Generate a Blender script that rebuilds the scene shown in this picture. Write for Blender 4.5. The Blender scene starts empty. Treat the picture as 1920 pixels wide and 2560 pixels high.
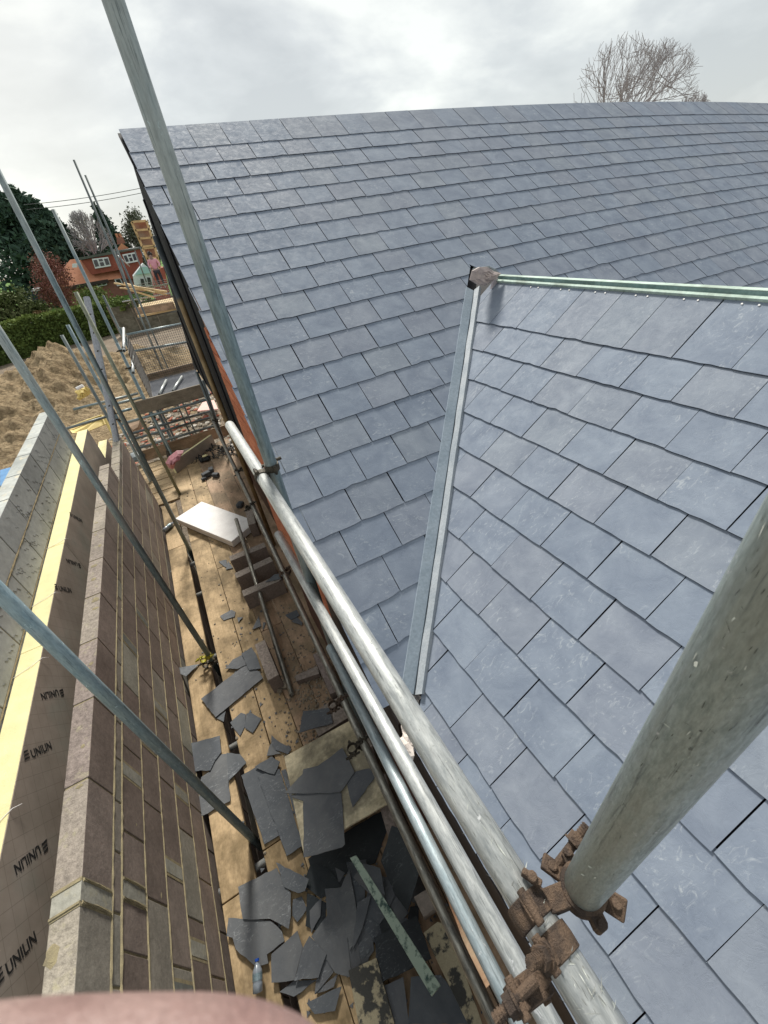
import bpy, bmesh, math, random
from mathutils import Vector, Matrix, Quaternion, noise as mnoise
random.seed(7)
sc = bpy.context.scene
COL = sc.collection

# ------------------------------------------------------------------ camera
F = 1002.61; CX, CY = 960.0, 1280.0            # calibrated on a 1920x2560 frame
ROT = ((0.86760311, -0.37881263, 0.32212705),
       (-0.48073378, -0.47337185, 0.73811525),
       (-0.1271215, -0.79524844, -0.59280692))  # rows: world X, Y, Z in camera axes (right, down, forward)
cd = bpy.data.cameras.new('camera'); cam = bpy.data.objects.new('camera', cd); COL.objects.link(cam)
cd.sensor_fit = 'VERTICAL'; cd.sensor_height = 36; cd.sensor_width = 27
cd.lens = 36 * F / 2560; cd.clip_start = 0.004; cd.clip_end = 1500
cd.dof.use_dof = True; cd.dof.focus_distance = 2.6; cd.dof.aperture_fstop = 17
m = Matrix(((ROT[0][0], -ROT[0][1], -ROT[0][2], 0), (ROT[1][0], -ROT[1][1], -ROT[1][2], 0),
            (ROT[2][0], -ROT[2][1], -ROT[2][2], 0), (0, 0, 0, 1)))
cam.matrix_world = m
sc.camera = cam

def ray(u, v):
    d = (u - CX, v - CY, F)
    return Vector([sum(r[i] * d[i] for i in range(3)) for r in ROT]).normalized()
def onz(u, v, z): w = ray(u, v); return w * (z / w.z)
def onx(u, v, x): w = ray(u, v); return w * (x / w.x)
def ony(u, v, y): w = ray(u, v); return w * (y / w.y)

# ------------------------------------------------------------------ world: overcast daylight
SUN_EL, SUN_AZ = math.radians(44), math.radians(15)      # azimuth measured from +Y towards +X
W = bpy.data.worlds.new('World'); sc.world = W; W.use_nodes = True
nt = W.node_tree; N = nt.nodes; L = nt.links
for n in list(N): N.remove(n)
out = N.new('ShaderNodeOutputWorld'); bg = N.new('ShaderNodeBackground'); L.new(bg.outputs[0], out.inputs[0])
bg.inputs[1].default_value = 0.094
sky = N.new('ShaderNodeTexSky'); sky.sky_type = 'NISHITA'; sky.sun_disc = False
sky.sun_elevation = SUN_EL; sky.sun_rotation = SUN_AZ
tc = N.new('ShaderNodeTexCoord')
mp = N.new('ShaderNodeMapping'); mp.inputs['Scale'].default_value = (1.0, 1.0, 2.4); mp.inputs['Location'].default_value = (3.1, .4, .2)
L.new(tc.outputs['Generated'], mp.inputs[0])
n1 = N.new('ShaderNodeTexNoise'); n1.inputs['Scale'].default_value = 3.1; n1.inputs['Detail'].default_value = 7; n1.inputs['Roughness'].default_value = .52; n1.inputs['Distortion'].default_value = .25
L.new(mp.outputs[0], n1.inputs['Vector'])
cr = N.new('ShaderNodeValToRGB'); L.new(n1.outputs['Fac'], cr.inputs[0])
e = cr.color_ramp.elements
e[0].position = .40; e[0].color = (3.9, 4.1, 4.1, 1)
e[1].position = .62; e[1].color = (6.45, 6.6, 6.25, 1)
e2 = cr.color_ramp.elements.new(.5); e2.color = (4.7, 4.9, 4.85, 1)
# slightly brighter towards the sun side / horizon
sep = N.new('ShaderNodeSeparateXYZ'); L.new(tc.outputs['Generated'], sep.inputs[0])
mr = N.new('ShaderNodeMapRange'); mr.inputs[1].default_value = 0; mr.inputs[2].default_value = .45; mr.inputs[3].default_value = 1.10; mr.inputs[4].default_value = .97
L.new(sep.outputs[2], mr.inputs[0])
mul = N.new('ShaderNodeVectorMath'); mul.operation = 'SCALE'; L.new(cr.outputs[0], mul.inputs[0]); L.new(mr.outputs[0], mul.inputs['Scale'])
gl = N.new('ShaderNodeVectorMath'); gl.operation = 'DOT_PRODUCT'; nz = N.new('ShaderNodeVectorMath'); nz.operation = 'NORMALIZE'; L.new(tc.outputs['Generated'], nz.inputs[0])
L.new(nz.outputs[0], gl.inputs[0]); gl.inputs[1].default_value = Vector((-.20, .96, .17)).normalized()
gr = N.new('ShaderNodeMapRange'); gr.interpolation_type = 'SMOOTHSTEP'; gr.inputs[1].default_value = .93; gr.inputs[2].default_value = 1.0; gr.inputs[3].default_value = 0; gr.inputs[4].default_value = .42
L.new(gl.outputs['Value'], gr.inputs[0])
gm = N.new('ShaderNodeMixRGB'); gm.inputs[2].default_value = (8.2, 7.9, 7.0, 1); L.new(gr.outputs[0], gm.inputs[0]); L.new(mul.outputs[0], gm.inputs[1])
mix = N.new('ShaderNodeMixRGB'); mix.inputs[0].default_value = .90
L.new(sky.outputs[0], mix.inputs[1]); L.new(gm.outputs[0], mix.inputs[2]); L.new(mix.outputs[0], bg.inputs[0])

sd = bpy.data.lights.new('sun', 'SUN'); sd.energy = 3.3; sd.angle = math.radians(10); sd.color = (1, .96, .88)
so = bpy.data.objects.new('sun', sd); COL.objects.link(so)
sdir = Vector((math.sin(SUN_AZ) * math.cos(SUN_EL), math.cos(SUN_AZ) * math.cos(SUN_EL), math.sin(SUN_EL)))
so.rotation_euler = sdir.to_track_quat('Z', 'Y').to_euler(); so.location = (0, 0, 30)

sc.view_settings.view_transform = 'Standard'; sc.view_settings.look = 'None'
sc.view_settings.exposure = 0.66; sc.view_settings.gamma = 1.0; sc.view_settings.use_curve_mapping = False

# ------------------------------------------------------------------ materials
MATS = {}
def newmat(name):
    mt = bpy.data.materials.new(name); mt.use_nodes = True
    MATS[name] = mt
    return mt, mt.node_tree.nodes, mt.node_tree.links, mt.node_tree.nodes['Principled BSDF']
def noisenode(N, L, vec, scale, detail=4, rough=.55, dist=0.0):
    n = N.new('ShaderNodeTexNoise'); n.inputs['Scale'].default_value = scale; n.inputs['Detail'].default_value = detail
    n.inputs['Roughness'].default_value = rough; n.inputs['Distortion'].default_value = dist
    L.new(vec, n.inputs['Vector']); return n
def ramp(N, L, fac, stops):
    r = N.new('ShaderNodeValToRGB'); L.new(fac, r.inputs[0]); el = r.color_ramp.elements
    for i, (p, c) in enumerate(stops):
        x = el[i] if i < 2 else el.new(p)
        x.position = p; x.color = (*c, 1) if len(c) == 3 else c
    return r
def coords(N, L, kind='Object', scale=(1, 1, 1), rnd=True):
    t = N.new('ShaderNodeTexCoord'); mpn = N.new('ShaderNodeMapping'); mpn.inputs['Scale'].default_value = scale
    L.new(t.outputs[kind], mpn.inputs[0])
    if rnd:
        oi = N.new('ShaderNodeObjectInfo'); ms = N.new('ShaderNodeMath'); ms.operation = 'MULTIPLY'; ms.inputs[1].default_value = 37.0
        L.new(oi.outputs['Random'], ms.inputs[0]); L.new(ms.outputs[0], mpn.inputs['Location'])
    return mpn.outputs[0]
def mixc(N, L, fac, a, b, mode='MIX'):
    x = N.new('ShaderNodeMixRGB'); x.blend_type = mode
    for i, v in ((0, fac), (1, a), (2, b)):
        if isinstance(v, (int, float)): x.inputs[i].default_value = v
        elif isinstance(v, tuple): x.inputs[i].default_value = (*v, 1)
        else: L.new(v, x.inputs[i])
    return x.outputs[0]
def bump(N, L, bs, h, strength=.3, dist=.01):
    b = N.new('ShaderNodeBump'); b.inputs['Strength'].default_value = strength; b.inputs['Distance'].default_value = dist
    L.new(h, b.inputs['Height']); L.new(b.outputs[0], bs.inputs['Normal'])
def setb(bs, rough=.7, metal=0.0, spec=.5):
    bs.inputs['Roughness'].default_value = rough; bs.inputs['Metallic'].default_value = metal
    bs.inputs['Specular IOR Level'].default_value = spec
def plain(name, c1, c2=None, scale=6, rough=.75, metal=0, stretch=(1, 1, 1), bs_=.25, bd=.004, det=5, spec=.4, fine=None, contrast=(.35, .65)):
    """two-tone noise material with a fine speckle"""
    mt, N, L, bs = newmat(name); setb(bs, rough, metal, spec)
    c2 = c2 or tuple(x * .7 for x in c1)
    v = coords(N, L, 'Object', stretch)
    n = noisenode(N, L, v, scale, det, .6)
    r = ramp(N, L, n.outputs['Fac'], [(contrast[0], c2), (contrast[1], c1)])
    col = r.outputs[0]
    n2 = noisenode(N, L, v, scale * 14, 3, .6)
    col = mixc(N, L, fine if fine is not None else .35, col, ramp(N, L, n2.outputs['Fac'], [(.3, (.35, .35, .35)), (.7, (1, 1, 1))]).outputs[0], 'MULTIPLY')
    L.new(col, bs.inputs['Base Color'])
    if bs_: bump(N, L, bs, n2.outputs['Fac'], bs_, bd)
    return mt

def slate_mat(name, cols, scuff=.5, rough=.5, tintvar=.35):
    mt, N, L, bs = newmat(name); setb(bs, rough, 0, .25)
    at = N.new('ShaderNodeAttribute'); at.attribute_name = 'tint'
    sp = N.new('ShaderNodeSeparateColor'); L.new(at.outputs['Color'], sp.inputs[0])
    v = coords(N, L, 'Object', (1, 1, 1), False)
    add = N.new('ShaderNodeVectorMath'); add.operation = 'ADD'      # shift the texture per slate
    sc_ = N.new('ShaderNodeVectorMath'); sc_.operation = 'SCALE'; sc_.inputs['Scale'].default_value = 40; L.new(at.outputs['Color'], sc_.inputs[0])
    L.new(v, add.inputs[0]); L.new(sc_.outputs[0], add.inputs[1]); v = add.outputs[0]
    base = ramp(N, L, sp.outputs[0], [(0, cols[0]), (1, cols[1]), (.45, cols[2]), (.75, cols[3])])
    base.color_ramp.interpolation = 'LINEAR'
    n = noisenode(N, L, v, 7, 5, .6, .6)
    col = mixc(N, L, .8, base.outputs[0], ramp(N, L, n.outputs['Fac'], [(.3, (.74, .76, .80)), (.7, (1.22, 1.20, 1.16))]).outputs[0], 'MULTIPLY')
    # pale scuffs: stretched thin scratches and powdery patches
    mp2 = N.new('ShaderNodeMapping'); mp2.inputs['Scale'].default_value = (14, 30, 14); mp2.inputs['Rotation'].default_value = (0, .3, .7); L.new(v, mp2.inputs[0])
    ns = noisenode(N, L, mp2.outputs[0], 1.6, 5, .7, 1.6)
    nl = noisenode(N, L, v, 4.2, 3, .5)
    s1 = ramp(N, L, ns.outputs['Fac'], [(.55, (0, 0, 0)), (.70, (1, 1, 1))]); s2 = ramp(N, L, nl.outputs['Fac'], [(.42, (0, 0, 0)), (.62, (1, 1, 1))])
    mm = mixc(N, L, 1.0, s1.outputs[0], s2.outputs[0], 'MULTIPLY')
    mm2 = mixc(N, L, 1.0, mm, (scuff,) * 3, 'MULTIPLY')
    col = mixc(N, L, mm2, col, (.50, .53, .55))
    L.new(col, bs.inputs['Base Color'])
    nb = noisenode(N, L, v, 26, 7, .62, .8)
    rr = ramp(N, L, nb.outputs['Fac'], [(.3, (rough - .1,) * 3), (.7, (rough + .15,) * 3)]); L.new(rr.outputs[0], bs.inputs['Roughness'])
    nc = noisenode(N, L, v, 9, 9, .7, 1.5); rc = ramp(N, L, nc.outputs['Fac'], [(.47, (1, 1, 1)), (.50, (.55, .55, .55)), (.53, (1, 1, 1))])
    hh = mixc(N, L, .6, nb.outputs['Fac'], rc.outputs[0], 'MULTIPLY')
    bump(N, L, bs, hh, .45, .003)
    return mt

def galv(name, c1, c2, metal=.55, rough=.42, scale=9, c3=None):
    """scaffold tube: texture runs along local Z"""
    mt, N, L, bs = newmat(name); setb(bs, rough, metal, .5)
    v = coords(N, L, 'Object', (1, 1, .22))
    n = noisenode(N, L, v, scale * 7, 7, .72, .4)
    col = ramp(N, L, n.outputs['Fac'], [(.36, c2), (.60, c1)]).outputs[0]
    n3 = noisenode(N, L, v, scale * .7, 4, .6)
    if c3: col = mixc(N, L, ramp(N, L, n3.outputs['Fac'], [(.48, (0, 0, 0)), (.60, (1, 1, 1))]).outputs[0], col, c3)
    n2 = noisenode(N, L, v, scale * 16, 3, .7)
    col = mixc(N, L, .5, col, ramp(N, L, n2.outputs['Fac'], [(.3, (.45, .45, .45)), (.62, (1, 1, 1))]).outputs[0], 'MULTIPLY')
    v4 = coords(N, L, 'Object', (1, 1, .04)); n4 = noisenode(N, L, v4, 150, 5, .75)
    col = mixc(N, L, ramp(N, L, n4.outputs['Fac'], [(.57, (0, 0, 0)), (.64, (.65,) * 3)]).outputs[0], col, tuple(x * .35 for x in c2))
    v6 = coords(N, L, 'Object', (1, 1, .6)); n6 = noisenode(N, L, v6, scale * 3.2, 6, .75, .5)
    col = mixc(N, L, ramp(N, L, n6.outputs['Fac'], [(.64, (0, 0, 0)), (.67, (.8,) * 3)]).outputs[0], col, tuple(min(.75, x * 1.5 + .05) for x in c1))
    L.new(col, bs.inputs['Base Color'])
    rr = ramp(N, L, n.outputs['Fac'], [(.3, (rough + .18,) * 3), (.7, (rough - .08,) * 3)]); L.new(rr.outputs[0], bs.inputs['Roughness'])
    bump(N, L, bs, n2.outputs['Fac'], .25, .001)
    return mt

def wood(name, c1, c2, dirt=(.10, .08, .06), grain=60, dirtamt=.7, rough=.75, axis=0):
    """timber, grain along the local axis"""
    mt, N, L, bs = newmat(name); setb(bs, rough, 0, .3)
    s = [1, 1, 1]; s[axis] = .05
    v = coords(N, L, 'Object', tuple(s))
    n = noisenode(N, L, v, grain, 5, .6, .8)
    col = ramp(N, L, n.outputs['Fac'], [(.3, c2), (.68, c1)]).outputs[0]
    v2 = coords(N, L, 'Object', (1, 1, 1)); nd = noisenode(N, L, v2, 3.3, 6, .66, .3)
    f = ramp(N, L, nd.outputs['Fac'], [(.44, (0, 0, 0)), (.60, (dirtamt,) * 3)])
    col = mixc(N, L, f.outputs[0], col, dirt); ng = noisenode(N, L, coords(N, L, 'Object', (.6, 1.6, 1)), 2.1, 5, .7); col = mixc(N, L, .75, col, ramp(N, L, ng.outputs['Fac'], [(.38, (.52, .50, .44)), (.56, (1.08, 1.06, 1.02))]).outputs[0], 'MULTIPLY')
    n5 = noisenode(N, L, v2, 45, 4, .6); col = mixc(N, L, .4, col, ramp(N, L, n5.outputs['Fac'], [(.32, (.5, .5, .5)), (.6, (1, 1, 1))]).outputs[0], 'MULTIPLY')
    L.new(col, bs.inputs['Base Color']); bump(N, L, bs, n.outputs['Fac'], .3, .002)
    return mt

def tinted(name, stops, scale=30, rough=.9, bstr=.5, bd=.004, mott=.5, light=None):
    """masonry: colour picked per unit from the 'tint' attribute"""
    mt, N, L, bs = newmat(name); setb(bs, rough, 0, .25)
    at = N.new('ShaderNodeAttribute'); at.attribute_name = 'tint'
    sp = N.new('ShaderNodeSeparateColor'); L.new(at.outputs['Color'], sp.inputs[0])
    col = ramp(N, L, sp.outputs[0], stops).outputs[0]
    v = coords(N, L, 'Object', (1, 1, 1), False)
    n = noisenode(N, L, v, scale, 7, .72); n1 = noisenode(N, L, v, scale * .12, 5, .6)
    col = mixc(N, L, mott, col, ramp(N, L, n.outputs['Fac'], [(.3, (.5, .5, .5)), (.66, (1.35, 1.35, 1.35))]).outputs[0], 'MULTIPLY')
    col = mixc(N, L, .55, col, ramp(N, L, n1.outputs['Fac'], [(.3, (.62, .62, .62)), (.7, (1.3, 1.3, 1.3))]).outputs[0], 'MULTIPLY')
    if light:
        n6 = noisenode(N, L, v, scale * .35, 6, .7); col = mixc(N, L, ramp(N, L, n6.outputs['Fac'], [(.56, (0, 0, 0)), (.68, (.8,) * 3)]).outputs[0], col, light)
    L.new(col, bs.inputs['Base Color']); bump(N, L, bs, n.outputs['Fac'], bstr, bd)
    return mt

M_SLATE = slate_mat('roof_slate', [(.196, .232, .292), (.214, .245, .293), (.203, .238, .298), (.210, .236, .288)], .5, .76)
M_SEDGE = plain('slate_edge', (.12, .14, .175), (.06, .07, .095), 60, .8, bs_=0)
M_LEDGE = plain('loose_slate_edge', (.22, .23, .24), (.10, .11, .12), 60, .8, bs_=0)
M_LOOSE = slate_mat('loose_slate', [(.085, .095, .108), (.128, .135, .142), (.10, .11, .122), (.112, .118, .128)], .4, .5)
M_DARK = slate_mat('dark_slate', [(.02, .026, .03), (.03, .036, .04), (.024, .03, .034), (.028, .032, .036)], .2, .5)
M_GALV = galv('galvanised_steel', (.62, .63, .61), (.36, .38, .38), .45, .40)
M_GALVB = galv('blue_galvanised', (.27, .35, .37), (.14, .20, .225), .35, .42, 7, (.33, .37, .36))
M_GALVP = galv('pale_blue_galvanised', (.34, .44, .48), (.20, .30, .345), .3, .45, 9, (.30, .38, .39))
M_GALVT = galv('blue_tinted_galvanised', (.46, .52, .54), (.30, .37, .40), .4, .42)
M_GALVO = galv('olive_weathered_steel', (.47, .50, .43), (.27, .30, .27), .35, .42, 10, (.38, .38, .31))
M_GALVD = galv('dull_dark_steel', (.17, .20, .20), (.085, .10, .105), .4, .45, 8, (.24, .27, .26))
M_POLE = galv('scratched_grey_green_steel', (.50, .57, .54), (.31, .37, .36), .3, .40, 34, (.42, .46, .42))
M_GALVY = galv('yellowed_steel', (.34, .35, .25), (.20, .22, .17), .3, .5)
M_STEEL = galv('worn_shiny_steel', (.42, .40, .34), (.17, .165, .15), .6, .36)
M_RUSTT = galv('rusty_tube', (.24, .15, .07), (.11, .065, .035), .2, .65)
M_RUST = plain('rusty_iron', (.155, .105, .072), (.062, .045, .036), 34, .8, .25, bs_=.8, bd=.003, contrast=(.42, .58))
M_RUSTD = plain('dark_greasy_iron', (.10, .085, .06), (.035, .03, .025), 45, .6, .4, bs_=.5, bd=.002)
M_YEL = plain('yellow_paint', (.50, .45, .03), (.25, .22, .03), 40, .6)
M_BOARD = wood('scaffold_board', (.58, .43, .26), (.44, .32, .185), (.24, .175, .095), 60, .9)
M_BOARDR = wood('reddish_scaffold_board', (.50, .35, .24), (.38, .26, .175), (.24, .185, .12), 60, .8)
M_GREYB = wood('grey_board', (.34, .30, .24), (.23, .20, .16), (.14, .11, .08), 60, .5)
M_PLY = wood('cream_board', (.78, .70, .50), (.64, .56, .39), (.22, .20, .15), 30, .85)
M_OFFCUT = plain('mortar_splashed_board', (.42, .37, .25), (.06, .06, .055), 12, .85, contrast=(.47, .53))
M_PINE = wood('new_pine', (.74, .56, .30), (.60, .43, .22), (.45, .33, .2), 50, .2)
M_TREAT = wood('green_treated_batten', (.27, .39, .38), (.20, .31, .31), (.16, .30, .28), 50, .4)
M_TREATP = wood('pale_treated_batten', (.58, .70, .64), (.46, .60, .54), (.38, .5, .45), 50, .3)
M_SPECK = plain('speckled_batten', (.34, .42, .34), (.05, .09, .08), 26, .8, contrast=(.38, .50), fine=.2)
M_BLOCK = tinted('brown_block', [(0, (.20, .160, .138)), (1, (.30, .295, .25)), (.6, (.245, .20, .175)), (.88, (.25, .215, .185))], 55, light=None)
M_BLOCKT = tinted('block_cut_face', [(0, (.27, .22, .20)), (1, (.38, .34, .28))], 45, bstr=.9, bd=.008, mott=.8, light=(.42, .38, .26))
M_MORT = plain('yellow_mortar', (.40, .34, .20), (.27, .23, .15), 30, .95, bs_=.6)
M_GREY = tinted('grey_block', [(0, (.27, .28, .28)), (1, (.36, .37, .36)), (.5, (.31, .32, .32))], 18, mott=.35)
M_GREYT = tinted('grey_block_top', [(0, (.40, .42, .40)), (1, (.48, .49, .46))], 20, mott=.4, light=(.62, .55, .40))
M_MORT2 = plain('brown_mortar', (.33, .26, .15), (.22, .18, .11), 30, .95, bs_=.6)
M_BRICK = tinted('orange_brick', [(0, (.46, .15, .075)), (1, (.60, .22, .12)), (.5, (.52, .18, .09))], 40)
M_BMORT = plain('brick_mortar', (.42, .24, .15), (.33, .18, .11), 30, .95)
M_LEAD = plain('grey_roof_metal', (.34, .40, .46), (.26, .32, .38), 5, .5, .1, bs_=.1, stretch=(1, 1, 1))
M_LEADP = plain('pale_dusty_metal', (.42, .45, .48), (.30, .34, .38), 8, .65, .0, bs_=.3)
M_BLACK = plain('black_membrane', (.016, .016, .02), (.008, .008, .011), 3, .7, 0, bs_=.15, spec=.15)
M_FASC = plain('dark_brown_fascia', (.040, .026, .022), (.028, .018, .015), 6, .55, bs_=.1)
M_MEMB = plain('pale_membrane', (.55, .50, .52), (.42, .38, .40), 8, .7)
M_FLAP = plain('crumpled_flap', (.56, .46, .42), (.30, .25, .25), 14, .6, contrast=(.3, .6))
M_WHITE = plain('white_board', (.92, .90, .88), (.82, .79, .77), 6, .8, fine=.15, bs_=.1)
M_FOAM = plain('yellow_foam', (.86, .79, .44), (.76, .69, .38), 12, .85, fine=.2, bs_=.3)
M_DEBR = plain('mortar_debris', (.70, .62, .56), (.16, .15, .15), 22, .9, contrast=(.40, .5))
M_STONE = plain('rubble_stone', (.36, .31, .24), (.20, .17, .13), 20, .95, bs_=.6)
M_GREYR = plain('dark_grey_rubble', (.11, .12, .13), (.06, .065, .07), 20, .9)
M_TRUNK = plain('bark', (.10, .085, .065), (.06, .05, .04), 8, .95)
M_TWIG = plain('winter_twigs', (.42, .40, .41), (.34, .32, .33), 4, .95)
M_PRINT = plain('black_print', (.022, .022, .022), (.03, .03, .03), 30, .6, bs_=0)
M_PLAST = plain('clear_plastic', (.40, .44, .48), (.28, .32, .37), 10, .2, bs_=0, spec=.8)
M_BLUEC = plain('blue_cap', (.02, .10, .50), (.02, .08, .4), 10, .35, bs_=0)
M_STRAP = plain('black_strap', (.03, .032, .03), (.015, .016, .016), 30, .7)
M_PINK = plain('pink_plastic', (.62, .28, .30), (.45, .17, .20), 20, .45)
M_PINKB = plain('pink_board', (.85, .52, .45), (.75, .44, .38), 6, .7)
M_CAP = plain('grey_plastic', (.22, .25, .26), (.16, .19, .20), 10, .5)
M_YPLAS = plain('yellow_sheet', (.78, .60, .20), (.62, .46, .14), 5, .6, fine=.15)
M_MESH = plain('mesh_wire', (.12, .11, .10), (.07, .065, .06), 20, .6, .4, bs_=0)
M_GRATE = plain('steel_grating', (.20, .21, .24), (.13, .14, .16), 20, .7, .1, bs_=0)

def foil():
    mt, N, L, bs = newmat('foil_facing'); setb(bs, .42, .12, .5)
    v = coords(N, L, 'Object', (1, 1, 1), False)
    n = noisenode(N, L, v, 5, 5, .6); col = ramp(N, L, n.outputs['Fac'], [(.3, (.27, .23, .19)), (.7, (.40, .34, .29))]).outputs[0]
    n2 = noisenode(N, L, v, 3, 4, .6)
    col = mixc(N, L, ramp(N, L, n2.outputs['Fac'], [(.55, (0, 0, 0)), (.75, (.6,) * 3)]).outputs[0], col, (.27, .29, .25))
    br = N.new('ShaderNodeTexBrick'); br.inputs['Scale'].default_value = 1; br.offset = 0
    br.inputs['Brick Width'].default_value = .07; br.inputs['Row Height'].default_value = .07; br.inputs['Mortar Size'].default_value = .0012
    mpp = N.new('ShaderNodeMapping'); mpp.inputs['Rotation'].default_value = (0, math.pi / 2, .6); L.new(v, mpp.inputs[0])
    L.new(mpp.outputs[0], br.inputs['Vector'])
    col = mixc(N, L, mixc(N, L, 1.0, br.outputs['Fac'], (.4, .4, .4), 'MULTIPLY'), col, (.08, .075, .06))
    L.new(col, bs.inputs['Base Color']); bump(N, L, bs, n.outputs['Fac'], .2, .01)
    return mt
M_FOIL = foil()

M_TWOT = None
def ground_mat(name, a, b, c, sc1=.35, sc2=3, rough=.95):
    mt, N, L, bs = newmat(name); setb(bs, rough, 0, .15)
    v = coords(N, L, 'Object', (1, 1, 1), False)
    n = noisenode(N, L, v, sc1, 6, .6); n2 = noisenode(N, L, v, sc2, 7, .7, .4)
    col = ramp(N, L, n.outputs['Fac'], [(.35, a), (.65, b)]).outputs[0]
    col = mixc(N, L, ramp(N, L, n2.outputs['Fac'], [(.42, (0, 0, 0)), (.62, (.8,) * 3)]).outputs[0], col, c)
    L.new(col, bs.inputs['Base Color']); bump(N, L, bs, n2.outputs['Fac'], 1.0, .2)
    return mt
M_SOIL = ground_mat('soil', (.36, .265, .155), (.52, .40, .25), (.17, .12, .07), .8, 7.0)
M_SITE = ground_mat('site_ground', (.24, .19, .14), (.35, .29, .22), (.17, .13, .10), .4, 5)
M_GRASS = ground_mat('grass', (.10, .20, .04), (.14, .26, .06), (.07, .13, .03), .2, 4)

def foliage_mat(name, c1, c2, c3):
    mt, N, L, bs = newmat(name); setb(bs, .85, 0, .2)
    at = N.new('ShaderNodeAttribute'); at.attribute_name = 'tint'
    sp = N.new('ShaderNodeSeparateColor'); L.new(at.outputs['Color'], sp.inputs[0])
    col = ramp(N, L, sp.outputs[0], [(0, c1), (1, c3), (.5, c2)]).outputs[0]
    L.new(col, bs.inputs['Base Color']); return mt
M_CONIF = foliage_mat('conifer_foliage', (.040, .072, .055), (.052, .092, .066), (.068, .118, .078))
M_HEDGE = foliage_mat('hedge_foliage', (.06, .09, .025), (.11, .16, .04), (.18, .23, .06))
M_HEDGEB = foliage_mat('brown_hedge_foliage', (.10, .065, .03), (.15, .10, .045), (.12, .13, .05))
M_RED = foliage_mat('red_bush_foliage', (.16, .06, .05), (.22, .09, .075), (.28, .13, .10))
M_OLIVE = foliage_mat('olive_scrub_foliage', (.07, .09, .03), (.11, .13, .05), (.16, .17, .08))

# ------------------------------------------------------------------ mesh building
class MB:
    def __init__(s): s.v = []; s.f = []; s.mi = []; s.t = []
    def add(s, vs, fs, mi=0, tint=None):
        b = len(s.v); s.v.extend([Vector(x) for x in vs])
        for f in fs:
            s.f.append([b + i for i in f]); s.mi.append(mi); s.t.append(tint)
        return b
    def box(s, c, size, R=None, mi=0, tint=None, top=None):
        hx, hy, hz = [x / 2 for x in size]; c = Vector(c)
        vs = [Vector((x, y, z)) for z in (-hz, hz) for y in (-hy, hy) for x in (-hx, hx)]
        if R: vs = [R @ v for v in vs]
        fs = [(0, 2, 3, 1), (4, 5, 7, 6), (0, 1, 5, 4), (2, 6, 7, 3), (0, 4, 6, 2), (1, 3, 7, 5)]
        b = len(s.f); s.add([v + c for v in vs], fs, mi, tint)
        if top is not None: s.mi[b + 1] = top
    def prism(s, poly, up, mi=0, tint=None, mitop=None, miside=None):
        """poly: list of 3-D points (counter-clockwise seen from 'up'), extruded by vector up"""
        n = len(poly); vs = [Vector(p) for p in poly] + [Vector(p) + Vector(up) for p in poly]
        fs = [tuple(range(n - 1, -1, -1)), tuple(range(n, 2 * n))] + [(i, (i + 1) % n, n + (i + 1) % n, n + i) for i in range(n)]
        b = len(s.f); s.add(vs, fs, mi, tint)
        if mitop is not None: s.mi[b + 1] = mitop
        if miside is not None:
            for k in range(b + 2, b + 2 + n): s.mi[k] = miside
    def tube(s, p1, p2, r, r2=None, n=12, mi=0, caps=True, tint=None):
        p1 = Vector(p1); p2 = Vector(p2); r2 = r if r2 is None else r2
        q = (p2 - p1).to_track_quat('Z', 'Y')
        vs = []
        for p, rr in ((p1, r), (p2, r2)):
            for i in range(n):
                a = 2 * math.pi * i / n; vs.append(p + q @ Vector((rr * math.cos(a), rr * math.sin(a), 0)))
        fs = [(i, (i + 1) % n, n + (i + 1) % n, n + i) for i in range(n)]
        if caps: fs += [tuple(range(n - 1, -1, -1)), tuple(range(n, 2 * n))]
        s.add(vs, fs, mi, tint)
    def path(s, pts, r, n=8, mi=0, flat=None):
        pts = [Vector(p) for p in pts]; rings = []
        vs = []
        for k, p in enumerate(pts):
            d = (pts[min(k + 1, len(pts) - 1)] - pts[max(k - 1, 0)])
            q = d.to_track_quat('Z', 'Y'); rr = r[k] if isinstance(r, (list, tuple)) else r
            for i in range(n):
                a = 2 * math.pi * i / n
                vs.append(p + q @ Vector((rr * math.cos(a), rr * math.sin(a) * (flat or 1), 0)))
        fs = []
        for k in range(len(pts) - 1):
            fs += [(k * n + i, k * n + (i + 1) % n, (k + 1) * n + (i + 1) % n, (k + 1) * n + i) for i in range(n)]
        fs += [tuple(range(n - 1, -1, -1)), tuple(range((len(pts) - 1) * n, len(pts) * n))]
        s.add(vs, fs, mi)

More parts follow.
